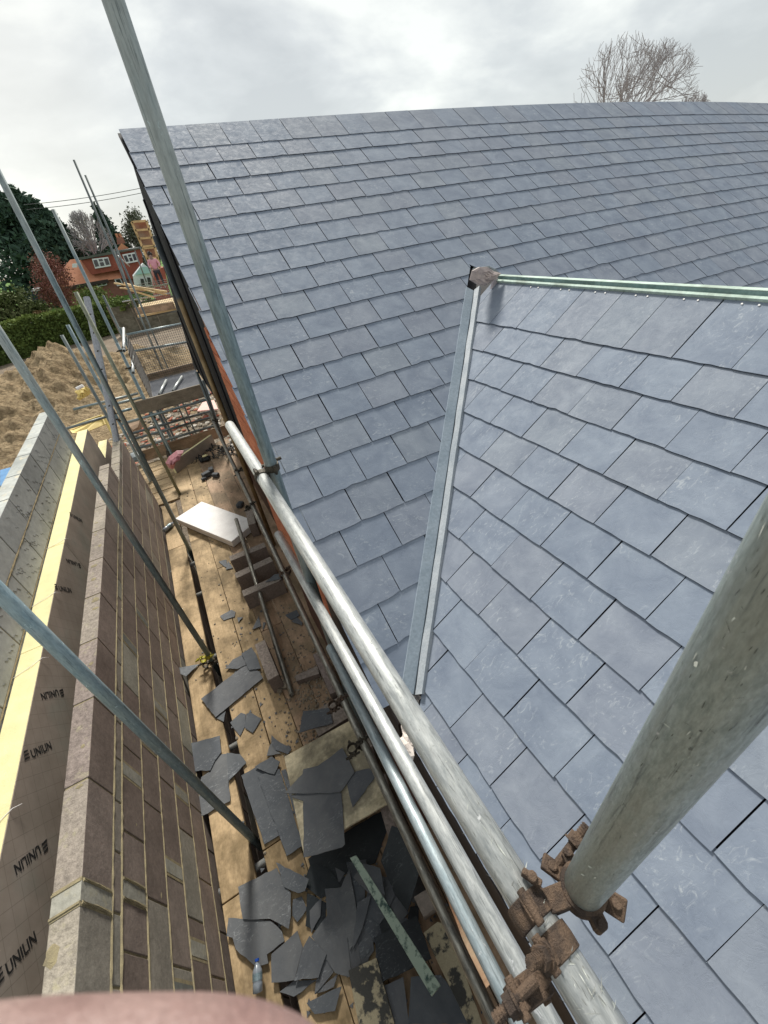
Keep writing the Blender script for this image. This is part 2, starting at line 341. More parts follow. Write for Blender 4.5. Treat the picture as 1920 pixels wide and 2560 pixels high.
def link(name, mb, mats, parent=None, origin=None, smooth=False, label=None, cat=None, group=None, kind=None, rot=None, bevel=0):
    if origin is None:
        if parent is None:
            n = len(mb.v); origin = sum(mb.v, Vector()) / n
            origin.z = min(v.z for v in mb.v)
        else: origin = Vector()
    origin = Vector(origin)
    me = bpy.data.meshes.new(name)
    if parent is not None and rot is None:
        off = Vector(); pp_ = parent
        while pp_ is not None: off += pp_.location; pp_ = pp_.parent
        me.from_pydata([v - off for v in mb.v], [], mb.f)
    else:
        me.from_pydata([v - origin for v in mb.v] if rot is None else list(mb.v), [], mb.f)
    mats = mats if isinstance(mats, (list, tuple)) else [mats]
    for mt in mats: me.materials.append(mt)
    me.polygons.foreach_set('material_index', mb.mi)
    if any(t is not None for t in mb.t):
        ca = me.color_attributes.new('tint', 'FLOAT_COLOR', 'CORNER')
        data = []
        for p, t in zip(me.polygons, mb.t):
            t = t if t is not None else (.5, .5, .5)
            if isinstance(t, (int, float)): t = (t, (t * 7.31) % 1, (t * 13.7) % 1)
            data.extend([t[0], t[1], t[2], 1.0] * p.loop_total)
        ca.data.foreach_set('color', data)
    if smooth: me.polygons.foreach_set('use_smooth', [True] * len(me.polygons))
    me.update()
    o = bpy.data.objects.new(name, me); COL.objects.link(o)
    if parent is not None: o.parent = parent
    if rot is not None: o.rotation_mode = 'QUATERNION'; o.rotation_quaternion = rot
    if parent is None or rot is not None: o.location = origin
    if bevel:
        bv = o.modifiers.new('bevel', 'BEVEL'); bv.width = bevel; bv.segments = 2; bv.limit_method = 'ANGLE'
    tag(o, label, cat, group, kind)
    return o
def tag(o, label=None, cat=None, group=None, kind=None):
    if label: o['label'] = label
    if cat: o['category'] = cat
    if group: o['group'] = group
    if kind: o['kind'] = kind
    return o
def thing(name, loc, label, cat, group=None):
    o = bpy.data.objects.new(name, None); COL.objects.link(o); o.location = loc; o.empty_display_size = .1
    return tag(o, label, cat, group)
def rnd(a, b): return random.uniform(a, b)

def clip_poly(poly, a, b, c):
    """keep a*x+b*y+c >= 0"""
    res = []
    for i in range(len(poly)):
        p, q = poly[i], poly[(i + 1) % len(poly)]
        dp = a * p[0] + b * p[1] + c; dq = a * q[0] + b * q[1] + c
        if dp >= 0: res.append(p)
        if (dp >= 0) != (dq >= 0):
            t = dp / (dp - dq); res.append((p[0] + t * (q[0] - p[0]), p[1] + t * (q[1] - p[1])))
    return res

# ------------------------------------------------------------------ ground and far terrain
GZ = -6.0
def sheet(x0, x1, y0, y1, nx, ny, zf):
    mb = MB(); vs = []; fs = []
    for j in range(ny + 1):
        for i in range(nx + 1):
            x = x0 + (x1 - x0) * i / nx; y = y0 + (y1 - y0) * j / ny; vs.append((x, y, zf(x, y)))
    for j in range(ny):
        for i in range(nx):
            a = j * (nx + 1) + i; fs.append((a, a + 1, a + nx + 2, a + nx + 1))
    mb.add(vs, fs); return mb
def fbm(x, y, s=1.0, o=4):
    return mnoise.fractal(Vector((x * s, y * s, 3.7)), .9, 2.1, o)
link('ground', sheet(-700, 700, -300, 1000, 60, 60, lambda x, y: GZ - .02), M_SITE, origin=(0, 0, GZ), kind='structure')
link('lawn', sheet(-260, 240, 50.5, 600, 60, 60, lambda x, y: GZ + .03 + .1 * fbm(x, y, .1)), M_GRASS, origin=(0, 60, GZ), kind='structure')
def moundz(x, y):
    # spoil heap: peak near (-4.8, 25.5)
    def g(cx, cy, sx, sy, h): return h * math.exp(-((x - cx) / sx) ** 2 - ((y - cy) / sy) ** 2)
    h = g(-4.8, 26, 1.2, 2.4, 1.5) + g(-6.6, 24.5, 2.6, 4.0, 1.55) + g(-3.0, 27.5, 1.9, 3.5, 1.35) + g(-10, 24, 4, 5, 1.5) + g(-1.0, 29, 1.6, 4, 1.1)
    return GZ - .05 + h + (.26 * fbm(x, y, .9, 6) + .20 * fbm(x + 9, y, 2.4, 5)) * min(1, h * .9) + .10 * fbm(x, y, 5, 4)
link('soil_mound', sheet(-20, 4.5, 13, 36, 250, 210, moundz), M_SOIL, origin=(-6, 25, GZ), kind='structure', smooth=True)
# ------------------------------------------------------------------ slated house
PH = math.atan(.678); CP, SP = math.cos(PH), math.sin(PH)
YR = 4.375                                  # main ridge
def zmain(y, x=0): return .678 * y - 2.2445 + (-.0037 * (x - 2) ** 2 if x > 2 else 0)
def zcross(x): return .678 * x - 1.93
house = thing('slated_house', (1.5, 2.0, GZ), 'brick house with new blue-grey slate roof, two slopes meeting in a valley beside the scaffold', 'house')
def vergex(y): return .222 + max(0, y - 1.7) * .038

def slate_poly(a0, a1, t0, t1):
    """rectangle a0..a1 (along course), t0 (tail) .. t1 (head) with a chipped tail"""
    n = 6; pts = []
    for i in range(n + 1):
        j = rnd(-.0022, .0022) if 0 < i < n else rnd(0, .004) if random.random() < .2 else 0
        if random.random() < .05: j += rnd(.003, .008)
        pts.append((a0 + (a1 - a0) * i / n, t0 + j))
    s = rnd(-.0015, .0015)
    pts += [(a1 + s, t1), (a0 + s, t1)]
    return pts
mb = MB()
ks = [4.13 - .1635 * k for k in range(0, 21)]
for k, yb in enumerate(ks):
    yh = (YR if k == 0 else ks[k - 1] + .012)
    off = (.79 if k % 2 == 0 else .665) - 2.5 + rnd(-.012, .012)
    lift = rnd(-.002, .002)
    x = off
    while x < 14.5:
        x0 = x + rnd(-.0012, .0012); x1 = x + .2448 + rnd(-.001, .001); x += .25
        if x1 < .18: continue
        poly = slate_poly(x0, x1, (yb + rnd(-.002, .002)) / CP, yh / CP)
        poly = [(p[0], p[1] * CP) for p in poly]                     # (x, y)
        poly = clip_poly(poly, 1, 0, -vergex(yb + .08))
        if not poly: continue
        parts = []
        pa = clip_poly(poly, -1, 0, 2.18); pb = clip_poly(poly, 1, 0, -2.18)
        if len(pa) > 2: parts.append(clip_poly(pa, -1, 1, -.464 - .080))
        if len(pb) > 2: parts.append(clip_poly(pb, 1, 1, -4.824 - .10))
        if len(pa) > 2 and len(pb) > 2 and yb > 2.9: parts = [poly]
        tint = (random.random(), random.random(), random.random()); th = .0045 + rnd(0, .0012)
        rl = .0048 + lift * .3 + rnd(0, .001)
        for q in parts:
            if len(q) < 3: continue
            P3 = []
            for (px, py) in q:
                f = (py - yb) / max(yh - yb, .05); h = rl * (1 - f) + .0005
                P3.append(Vector((px, py, zmain(py, px))) + Vector((0, -SP, CP)) * h)
            mb.prism(P3, Vector((0, -SP, CP)) * th, tint=tint, miside=1)
link('main_slope_slates', mb, [M_SLATE, M_SEDGE], house)
mb = MB()
xs = [1.875 - .162 * k for k in range(0, 10)] + [.272]
for k, xb in enumerate(xs):
    xh = 2.143 if k == 0 else xs[k - 1] + .012
    off = 1.90 - (.115 if k % 2 else 0) + .46 + rnd(-.012, .012)
    y = off + 1.84
    while y > -5.2:
        y1 = y + rnd(-.0015, .0015); y0 = y - .2264 + rnd(-.001, .001); y -= .23
        poly = slate_poly(-y1, -y0, (xb + rnd(-.002, .002)) / CP, xh / CP)
        poly = [(p[1] * CP, -p[0]) for p in poly]                    # (x, y)
        poly = clip_poly(poly, 1, -1, .464 - .046)
        if k == 0: poly = clip_poly(poly, 0, -1, 2.43) if len(poly) > 2 else poly
        if len(poly) < 3: continue
        tint = (random.random(), random.random(), random.random()); th = .0050 + rnd(0, .0012); rl = .0075 + rnd(0, .0015)
        P3 = []
        for (px, py) in poly:
            f = (px - xb) / max(xh - xb, .05); h = rl * (1 - f) + .0005
            P3.append(Vector((px, py, zcross(px))) + Vector((-SP, 0, CP)) * h)
        mb.prism(P3, Vector((-SP, 0, CP)) * th, tint=tint, miside=1)
link('cross_slope_slates', mb, [M_SLATE, M_SEDGE], house)
# hidden slopes and underlay deck
mb = MB()
mb.prism([(.34, YR, zmain(YR) - .01), (14.5, YR, zmain(YR, 8) - .35), (14.5, 8.1, zmain(YR) - .678 * (8.1 - YR) - .3), (.34, 8.1, zmain(YR) - .678 * (8.1 - YR))], (0, 0, .012))
mb.prism([(2.2, -5.2, zcross(2.15)), (5.2, -5.2, zcross(2.15) - .678 * 3), (5.2, -.4, zcross(2.15) - .678 * 3), (2.2, 2.6, zcross(2.15))], (0, 0, .012))
link('rear_slope_slates', mb, M_SLATE, house)
mb = MB()
def quad(mb_, pts, th=-.02): mb_.prism(pts, (0, 0, th))
quad(mb, [(.30, .80, zmain(.80) - .014), (.30, YR, zmain(YR) - .016), (2.19, YR, zmain(YR) - .016), (2.19, 2.65, zmain(2.65) - .014)])
n = 16
for i in range(n):
    x0 = 2.19 + (14.4 - 2.19) * i / n; x1 = 2.19 + (14.4 - 2.19) * (i + 1) / n
    ya = max(4.824 - x0, .3); yb_ = max(4.824 - x1, .3)
    quad(mb, [(x0, ya, zmain(ya, x0) - .014), (x0, YR, zmain(YR, x0) - .016), (x1, YR, zmain(YR, x1) - .016), (x1, yb_, zmain(yb_, x1) - .014)])
quad(mb, [(.31, -5.2, zcross(.31) - .014), (.31, .774, zcross(.31) - .014), (2.17, 2.634, zcross(2.17) - .016), (2.17, -5.2, zcross(2.17) - .016)])
link('underlay', mb, M_BLACK, house)
# verge trim under the slates at the gable
mb = MB()
ya, yb_ = 1.0, YR
mb.prism([(vergex(ya) + .006, ya, zmain(ya) - .006), (vergex(ya) + .06, ya, zmain(ya) - .006), (vergex(yb_) + .06, yb_, zmain(yb_) - .006), (vergex(yb_) + .006, yb_, zmain(yb_) - .006)], (0, 0, .012))
link('verge_trim', mb, M_LEADP, house)
# valley gutter
def vpt(s, side, off, lift):
    """s: x of the valley line, side: +1 main slope, -1 cross slope, off: distance out from the line"""
    x, y = s, s + .464; z = zcross(s); a = off / 1.414
    nrm = Vector((0, -SP, CP)) if side > 0 else Vector((-SP, 0, CP))
    return Vector((x - side * a, y + side * a, z + .678 * a)) + nrm * lift
mb = MB(); S0, S1 = .375, 2.06; nseg = 30
prof = [(1, .064, .004), (1, .062, .020), (1, .012, .016), (1, .004, .004)]
rings = []
for i in range(nseg + 1):
    s = S0 + (S1 - S0) * i / nseg
    rings.append([vpt(s, *q) + Vector((0, 0, rnd(-.0012, .0012))) for q in prof])
vs = [p for r in rings for p in r]; fs = []
for i in range(nseg):
    for j in range(3): a = i * 4 + j; fs.append((a, a + 1, a + 5, a + 4))
mb.add(vs, fs); v = link('valley_gutter', mb, M_LEAD, house)
mb = MB(); rings = []
for i in range(nseg * 2 + 1):
    s = S0 + (S1 - S0) * i / nseg / 2; w = .005 + .005 * mnoise.noise(Vector((s * 9, 0, 0)))
    rings.append([vpt(s, -1, .0 + w, .006), vpt(s, -1, .006 + w, .024), vpt(s, -1, .046 + .003 * mnoise.noise(Vector((s * 5, 2, 0))), .030), vpt(s, -1, .048, .004)])
vs = [p for r in rings for p in r]; fs = []
for i in range(nseg * 2):
    for j in range(3): a = i * 4 + j; fs.append((a, a + 1, a + 5, a + 4))
mb.add(vs, fs); link('valley_flashing', mb, M_LEADP, house)
# ridge battens, membrane, crumpled flap and nails on the cross roof
mb = MB(); mb.box((2.168, -1.35, -.462), (.044, 7.5, .05)); link('ridge_batten', mb, M_TREAT, house, bevel=.002)
mb = MB(); mb.box((2.168, -1.35, -.4355), (.045, 7.5, .003)); link('batten_top', mb, M_TREATP, house)
mb = MB(); R = Matrix.Rotation(-PH, 3, 'Y')
mb.box((2.139, -1.33, zcross(2.139) + .016), (.014, 7.46, .016), R); link('top_batten', mb, M_TREATP, house)
mb = MB()
for i in range(60):
    y0 = 2.38 - i * .13; y1 = y0 - .13; f = lambda y: .004 * mnoise.noise(Vector((y * 6, 0, 0)))
    mb.add([(2.140, y0, zcross(2.140) + .006 + f(y0)), (2.140, y1, zcross(2.140) + .006 + f(y1)), (2.15, y1, -.473 + f(y1)), (2.15, y0, -.473 + f(y0))], [(0, 1, 2, 3)])
link('ridge_membrane', mb, M_MEMB, house)
mb = MB()
for i in range(26):
    y = 2.03 - .23 * i
    for d in (-.03, .03):
        p = Vector((2.122, y + d, zcross(2.122) + .008)); mb.tube(p, p + Vector((-SP, 0, CP)) * .004, .004, n=8)
nl = link('nail', mb, M_WHITE, house); nl['kind'] = 'stuff'
px = [(1176, 700), (1181, 676), (1200, 668), (1218, 667), (1236, 679), (1252, 682), (1242, 696), (1228, 706), (1212, 714), (1196, 712)]
def crumple(name, pxs, y, mat, parent, dep=.05, n=7, seed=1, **kw):
    """a crumpled sheet: closed lens shape over an outline standing at distance y"""
    P = [ony(u, v_, y) for u, v_ in pxs]; c = sum(P, Vector()) / len(P); mb_ = MB(); rings_ = []
    for k in range(n + 1):
        f = 1 - k / n; ring = []
        for i, p in enumerate(P):
            q = c + (p - c) * f; w = mnoise.noise(Vector((i * 1.7 + seed, k * .9, seed)))
            ring.append(q + Vector((0, -dep * (1 - f * f) + dep * .5 * w * (f > .05), dep * .25 * w)))
        rings_.append(ring)
    vs_ = [p for r in rings_ for p in r] + [p + Vector((0, .012, 0)) for p in rings_[0]]; m_ = len(P); fs_ = []
    for k in range(n):
        for i in range(m_): fs_.append((k * m_ + i, k * m_ + (i + 1) % m_, (k + 1) * m_ + (i + 1) % m_, (k + 1) * m_ + i))
    b0 = (n + 1) * m_
    for i in range(m_): fs_.append((b0 + i, b0 + (i + 1) % m_, (i + 1) % m_, i))
    fs_.append(tuple(range(b0, b0 + m_)))
    mb_.add(vs_, fs_); return link(name, mb_, mat, parent, **kw)
crumple('ridge_end_flap', px, 2.36, M_FLAP, house, .03)
crumple('flap_backing', [(1181, 682), (1184, 669), (1222, 664), (1240, 674), (1250, 682), (1222, 690)], 2.44, M_CAP, house, .02, seed=4)
mb = MB(); mb.prism([ony(1228, 727, 2.38), ony(1254, 727, 2.38), ony(1256, 690, 2.38), ony(1236, 700, 2.38)], (0, .02, 0)); link('ridge_end_packing', mb, M_MEMB, house)

# gable: brick near the eaves, black cladding under the ridge
def bricks_wall(mb_, mb2, x, y0, y1, z0, z1, topf, side=-1, th=.1, bl=.215, bh=.065, j=.010, axis='y', mi=0):
    """bricks standing 3 mm proud of a mortar slab; wall face looks to -X (axis y)"""
    z = z0; row = 0
    while z < z1:
        y = y0 - (bl / 2 if row % 2 else 0)
        while y < y1:
            a, b = max(y, y0), min(y + bl, y1)
            if b - a > .02 and z + bh < topf((a + b) / 2) - .03 and z + bh < topf(a) - .03 and z + bh < topf(b) - .03:
                mb_.box((x + .02, (a + b) / 2, z + bh / 2), (.046 + rnd(-.001, .001), b - a, bh), tint=(random.random(), random.random(), random.random()))
            y += bl + j
        z += bh + j; row += 1
mb = MB(); bricks_wall(mb, None, .275, .86, 3.0, -2.3, 1, lambda y: zmain(y) - .02); link('gable_brickwork', mb, M_BRICK, house)
mb = MB()
mb.prism([(.281, .86, -2.3), (.281, .86, zmain(.86) - .04), (.281, 3.0, zmain(3.0) - .04), (.281, 3.0, -2.3)], (.2, 0, 0)); link('gable_wall_core', mb, M_BMORT, house)
mb = MB(); mb.box((.39, 1.93, -4.16), (.21, 2.14, 3.7)); link('shaded_lower_gable', mb, plain('dark_red_shaded_brick', (.17, .075, .05), (.11, .055, .04), 9, .9), house)  # lower gable brickwork, its shade put into a darker red-brown
mb = MB()
zt = zmain(YR) - .02
mb.prism([(.34, 3.02, -1.66), (.34, 3.02, zmain(3.02) - .03), (.34, YR, zt), (.34, 7.80, zt - .678 * (7.80 - YR)), (.34, 7.86, -1.66)], (.05, 0, 0)); link('black_gable_cladding', mb, M_BLACK, house)
for i in range(6):
    mb = MB(); y = 3.3 + .75 * i; top = (zmain(y) if y < YR else zt - .678 * (y - YR)) - .06
    mb.box((.333, y, (top - 1.62) / 2), (.012, .05, top + 1.62)); link('cladding_batten', mb, M_BLACK, house)
mb = MB(); mb.prism([(.55, 3.0, -6), (.55, 3.0, -1.7), (.55, 7.7, -1.7), (.55, 7.7, -6)], (.2, 0, 0)); mb.box((.55, -2.2, -3.95), (.2, 6.1, 4.1)); mb.box((7, 7.75, -3.9), (13, .2, 4.2)); link('lower_wall', mb, plain('brown_shaded_brick', (.16, .08, .055), (.11, .06, .045), 9, .9), house)  # dark brown carries the shade that falls on this lower brick
mb = MB(); mb.box((.275, -2.2, -1.872), (.022, 6.0, .245)); mb.box((.42, -2.2, -1.925), (.25, 6.0, .012)); link('fascia_board', mb, M_FASC, house, bevel=.002)
mb = MB(); mb.box((.37, .80, -1.78), (.15, .022, .16)); link('fascia_board', mb, M_FASC, house)
mb = MB(); mb.prism([(.258, .80, -2.35), (.258, .80, zmain(.80) - .03), (.258, 1.58, zmain(1.58) - .03), (.258, 1.62, -2.35)], (.012, 0, 0)); link('eaves_box', mb, M_FASC, house)
def lump(mb_, c, r, seed=0, sq=(1, 1, 1), n=2):
    bm = bmesh.new(); bmesh.ops.create_icosphere(bm, subdivisions=n, radius=1)
    b = len(mb_.v); vs_ = []
    for v_ in bm.verts:
        d = v_.co.normalized(); k = 1 + .45 * mnoise.noise(d * 1.6 + Vector((seed * 3.1, seed, 0)))
        vs_.append(Vector(c) + Vector((d.x * r * sq[0], d.y * r * sq[1], d.z * r * sq[2])) * k)
    mb_.add(vs_, [tuple(v_.index for v_ in f.verts) for f in bm.faces], tint=random.random()); bm.free()
mb = MB()
for i in range(14):
    f = i / 13; u = 1046 - 30 * f + rnd(-4, 4); v_ = 1735 + 135 * f
    p = onz(u, v_, -1.70 - .03 * f); lump(mb, p, rnd(.020, .036), i, (1, 1.3, .8))
link('valley_end_mortar', mb, M_DEBR, house)

# ------------------------------------------------------------------ half-built cavity wall (brown blocks, foam boards, grey blocks)
DZ = -3.3
def course_blocks(mb_, x0, x1, y0, y1, z0, h, length, off, jit=.001, tints=None, mtop=None, skip=.01):
    y = y1 - off
    first = True
    segs = []
    edges = [y1]; y = y1 - off if off > 0 else y1 - length - skip
    while y > y0: edges.append(y); y -= length + skip
    edges.append(y0)
    for a, b in zip(edges[1:], edges[:-1]):
        if b - a < .03: continue
        t = tints() if tints else random.random()
        w = rnd(-jit, jit)
        mb_.box(((x0 + x1) / 2 + w, (a + b) / 2 - skip / 2 * 0 + .0, z0 + h / 2), (x1 - x0, b - a - skip, h), tint=(t, random.random(), random.random()), top=mtop)
bt = lambda: random.random() * .75 if random.random() < .85 else rnd(.9, 1)
wall = thing('brown_block_wall', (-1.08, 2.5, GZ), 'half-built outer wall of dark brown concrete blocks with yellow mortar, left of the deck', 'wall')
mb = MB(); WX0, WX1 = -1.135, -1.035
ztop = -1.868
course_blocks(mb, WX0, WX1, -2.2, 5.14, ztop - .215, .215, .44, .12, tints=bt, mtop=1)
z = ztop - .225 - .065
course_blocks(mb, WX0, WX1, -2.2, 6.68, z, .065, .215, .1, tints=lambda: rnd(.8, 1), mtop=1)
z -= .01; k = 0
while z > -6:
    z -= .215; course_blocks(mb, WX0, WX1, -2.2, 6.68, z, .215, .44, (.22 if k % 2 else .44), tints=bt, mtop=1); z -= .010; k += 1
link('blocks', mb, [M_BLOCK, M_BLOCKT], wall, bevel=.003)
# light cut bricks let into the long joints
mbm = MB(); M_CUT = tinted('cut_brick', [(0, (.16, .17, .155)), (1, (.36, .35, .30)), (.5, (.22, .225, .205))], 50, light=(.40, .37, .27))
mb = MB()
for (yy, zz, t) in [(.98, -1.975, .95), (.52, -1.975, 1), (1.05, -2.27, .9), (.62, -2.265, .35), (.30, -2.49, .3), (.47, -2.72, .95), (1.6, -2.27, .8), (1.25, -2.72, .9), (.93, -2.94, 1), (.50, -3.16, 1), (.05, -2.72, .9), (1.9, -2.49, .8), (1.75, -2.94, .9), (2.6, -2.27, .3), (2.3, -2.72, .8), (3.1, -2.49, .4), (.15, -2.94, .9), (.75, -2.72, .2)]:
    mb.box((WX1 - .0475, yy, zz + .001), (.1, .064, .220 if zz > -2 else .205), tint=(t, .5, .5)); mbm.box((WX1 - .0485, yy, zz + .001), (.1, .094, .217 if zz > -2 else .214))
link('cut_brick', mb, M_CUT, wall); link('joint_mortar', mbm, M_MORT, wall)
mb = MB(); mb.box(((WX0 + WX1) / 2, 1.47, -3.937), (.092, 7.2, 4.13)); mb.box(((WX0 + WX1) / 2, 2.24, -4.04), (.0925, 8.86, 3.88))
link('mortar_bed', mb, M_MORT, wall)
# smeared beads of mortar along the joints of the face
mb = MB()
zz = ztop - .22
def bead(y0, y1, z, r=.0045):
    n_ = max(4, int((y1 - y0) / .03)); pts = []; rr = []
    for i in range(n_ + 1):
        y = y0 + (y1 - y0) * i / n_; pts.append((WX1 - .001, y, z + .002 * mnoise.noise(Vector((y * 20, z * 9, 0))))); rr.append(r * max(.45, 1.05 - .13 * y) * (1 + .7 * mnoise.noise(Vector((y * 30, z * 7, 2)))))
    mb.path(pts, rr, 6)
for zl in (ztop - .220, ztop - .295): bead(-1.0, 5.1, zl, .007)
z = ztop - .300
for k in range(6): z -= .225; bead(-1.0, 6.6, z + .005, .0055)
for (yy, zz) in [(.98, -1.975), (.52, -1.975), (1.05, -2.27), (.62, -2.265), (.30, -2.49), (.47, -2.72)]:
    for s in (-.036, .036): mb.path([(WX1 + .001, yy + s, zz - .1), (WX1 + .002, yy + s + .002, zz), (WX1 + .001, yy + s, zz + .1)], .007, 6)
    for s in (-.036, .036): mb.path([(WX0, yy + s, ztop + .001), (WX1, yy + s, ztop + .001)], .007, 6) if zz > -2 else None
for i in range(70):
    y = rnd(0, 4.5); z = ztop - .22 - .225 * random.choice([0, 1, 2, 3, 4]) - .08 * (i % 2) + rnd(-.012, .012)
    lump(mb, (WX1 + .0005, y, z), rnd(.006, .016) * (1 - y * .12), i, (.18, 1.6, .8), 1)
for i in range(16):
    y = rnd(-.2, 5); lump(mb, (rnd(WX0 + .02, WX1 - .02), y, ztop + .0005), rnd(.006, .016), i, (1.6, 1.0 + (i % 3) * .6, .14), 2)
link('mortar_bead', mb, M_MORT, wall)

# foam boards
def foamboard(y0, y1, ztop_, label, h=.45):
    t = thing('foam_board', (-1.33, (y0 + y1) / 2, ztop_ - h), label, 'insulation board', 'foil-faced foam boards standing in the wall cavity')
    mb_ = MB(); mb_.box((-1.33, (y0 + y1) / 2, ztop_ - h / 2), (.114, y1 - y0 - .003, h)); link('foam_core', mb_, M_FOAM, t, bevel=.002)
    mb_ = MB(); mb_.box((-1.2715, (y0 + y1) / 2, ztop_ - h / 2 - .001), (.003, y1 - y0 - .004, h - .003)); f_ = link('foil_facing', mb_, M_FOIL, t)
    return t, f_
lab = ['nearest yellow foam board with foil face, cut by the lower picture edge', 'second yellow foam board from the viewer, printed three times on its foil',
       'yellow foam board in the cavity, its top crossed by the broad blue pole', 'long yellow foam board in the cavity with wire ties at its near end', 'farthest full-height yellow foam board in the cavity, behind the dark scaffold pole']
ys = [-1.9, -.35, .78, 2.33, 3.46, 6.28]
faces = []
for i in range(5): faces.append(foamboard(ys[i], ys[i + 1], -1.76, lab[i]))
foamboard(6.285, 7.05, -2.20, 'short yellow foam board end showing low beyond the tall ones')
foamboard(-1.9, 6.28, -2.213, 'lower row of foam board hidden down in the dark wall cavity', .9)
def text_mesh(s, size):
    cu = bpy.data.curves.new('txt', 'FONT'); cu.body = s; cu.size = size; cu.extrude = .0004; cu.offset = size * .012
    o = bpy.data.objects.new('txt', cu); COL.objects.link(o); bpy.context.view_layer.update()
    dg = bpy.context.evaluated_depsgraph_get(); me = bpy.data.meshes.new_from_object(o.evaluated_get(dg))
    bpy.data.objects.remove(o); return me
tm = text_mesh('UNILIN', .058)
wtxt = max(v_.co.x for v_ in tm.vertices)
def printmark(y, z, flip, parent, sc_=1.0, dirv=(.66, -.75)):
    d = Vector((0, *dirv)).normalized(); upv = Vector((0, -d.z, d.y))
    if flip: d = -d; upv = -upv
    mb_ = MB(); o_ = Vector((-1.2692, y, z)) - d * (wtxt * sc_ / 2)
    mb_.add([o_ + d * v_.co.x * sc_ + upv * v_.co.y * sc_ + Vector((v_.co.z + .0005, 0, 0)) for v_ in tm.vertices], [tuple(p.vertices) for p in tm.polygons])
    for k in range(3):                                               # the three swept bars of the mark
        a = o_ - d * (.062 * sc_) + upv * (.003 + .017 * k) * sc_; w_ = .045 * sc_
        mb_.prism([a + d * (.004 * k), a + d * w_ + upv * .004, a + d * (w_ + .004) + upv * .010 * sc_, a + d * (.008 + .004 * k) + upv * .012 * sc_], (.001, 0, 0))
    link('printed_mark', mb_, M_PRINT, parent)
marks = [(.93, -1.965, False, 1), (1.25, -1.90, True, 1), (1.70, -1.895, False, 1), (2.06, -1.87, True, 2), (2.95, -1.87, False, 3), (3.35, -1.87, True, 3), (4.0, -1.87, False, 4)]
for (y, z, fl, bi) in marks:
    bidx = max(i for i in range(5) if ys[i] <= y); printmark(y, z, fl, faces[bidx][1], .92)
for i, (y, z) in enumerate([(1.36, -1.82), (2.2, -1.83), (2.8, -1.83), (3.5, -1.77)]):
    mb = MB(); mb.path([(-1.40, y - .05, -1.757), (-1.30, y - .01, -1.755), (-1.262, y + .02, -1.76), (-1.255, y + .05, -1.80)], .0016, 5); link('wall_tie_wire', mb, M_WHITE, origin=(-1.3, y, -1.8), label='thin bright wall tie wire over the yellow foam boards, %s from the viewer' % ['first', 'second', 'third', 'fourth'][i], cat='wire', group='wall tie wires')

gw = thing('grey_block_wall', (-1.44, 2, GZ), 'half-built inner wall of pale grey blocks at the far left edge', 'wall')
mb = MB(); z = -1.305; k = 0
while z > -6:
    z -= .215; course_blocks(mb, -1.498, -1.392, -2.0, 5.75, z, .215, .44, (.44 if k % 2 == 0 else .2), tints=random.random, mtop=1); z -= .010; k += 1
link('blocks', mb, [M_GREY, M_GREYT], gw, bevel=.003)
mb = MB(); mb.box((-1.445, 1.87, -3.66), (.098, 7.74, 4.70)); link('mortar_bed', mb, M_MORT2, gw)
mb = MB(); WX1 = -1.392
for k in range(4): bead(-.5, 5.7, -1.305 - .22 - .225 * k, .009 if k == 0 else .006)
link('mortar_bead', mb, M_MORT2, gw)
WX1 = -1.035
# comb scratches on the grey blocks
mb = MB()
for i in range(260):
    y = rnd(.6, 5.6); z = -1.31 - rnd(.01, .62); l = rnd(.02, .07)
    if abs((z + 1.525) % .225) < .02: continue
    mb.path([(-1.3915, y, z), (-1.3912, y + l * .3, z - l * .35), (-1.3914, y + l * .7, z - l * .3), (-1.3915, y + l, z - l * .8)], .0011, 4)
sc_o = link('scratch_mark', mb, plain('scratch_shade', (.20, .205, .205), (.16, .165, .165), 30, .9), gw); sc_o['kind'] = 'stuff'

# ------------------------------------------------------------------ scaffold deck
def board(label, c, length, width, th, yaw=0, mat=None, name='scaffold_board', cat='scaffold board', group='scaffold boards of the deck', tilt=0, roll=0, bev=.004):
    q = Quaternion((0, 0, 1), yaw) @ Quaternion((0, 1, 0), tilt) @ Quaternion((1, 0, 0), roll)
    mb_ = MB(); nx = 8
    for i in range(nx):                                        # slight cup and waviness
        pass
    mb_.box((0, 0, 0), (length, width, th))
    return link(name, mb_, mat or M_BOARD, origin=c, rot=q, label=label, cat=cat, group=group, bevel=bev)
BT = .038
edges = [(-.997, -.775, 'leftmost long board, running along the foot of the brown block wall', M_BOARD),
         (-.700, -.468, 'board on the right of the dark gap in the deck', M_BOARD),
         (-.462, -.240, 'middle board, passing under the three brown blocks', M_BOARD),
         (-.236, -.014, 'board passing under the middle of the loose steel tube', M_BOARDR),
         (-.010, .214, 'board on the right of the loose tube, dusty with mortar', M_BOARDR),
         (.218, .440, 'rightmost board of the deck under the guard rails', M_BOARDR)]
cuts = [[-2.3, 1.17, 5.22, 6.52], [-2.3, 1.30, 5.22, 8.35], [-2.3, 1.16, 4.4, 8.4], [-2.3, 1.16, 3.1, 8.42], [-2.3, 1.9, 5.0, 8.4], [-2.3, 2.4, 5.6, 8.4]]
seg = ['near length of the ', 'middle length of the ', 'far length of the ']
for (x0, x1, lb, mt), cu in zip(edges, cuts):
    for i in range(len(cu) - 1):
        a, b = cu[i] + .004, cu[i + 1] - .004
        board(seg[i] + lb, ((x0 + x1) / 2 + rnd(-.002, .002), (a + b) / 2, DZ - BT / 2 + rnd(-.0015, .0015)), b - a, x1 - x0, BT, math.pi / 2 + rnd(-.0008, .0008), mt)
rl = ['first', 'second', 'third', 'fourth', 'fifth', 'sixth', 'seventh', 'eighth']
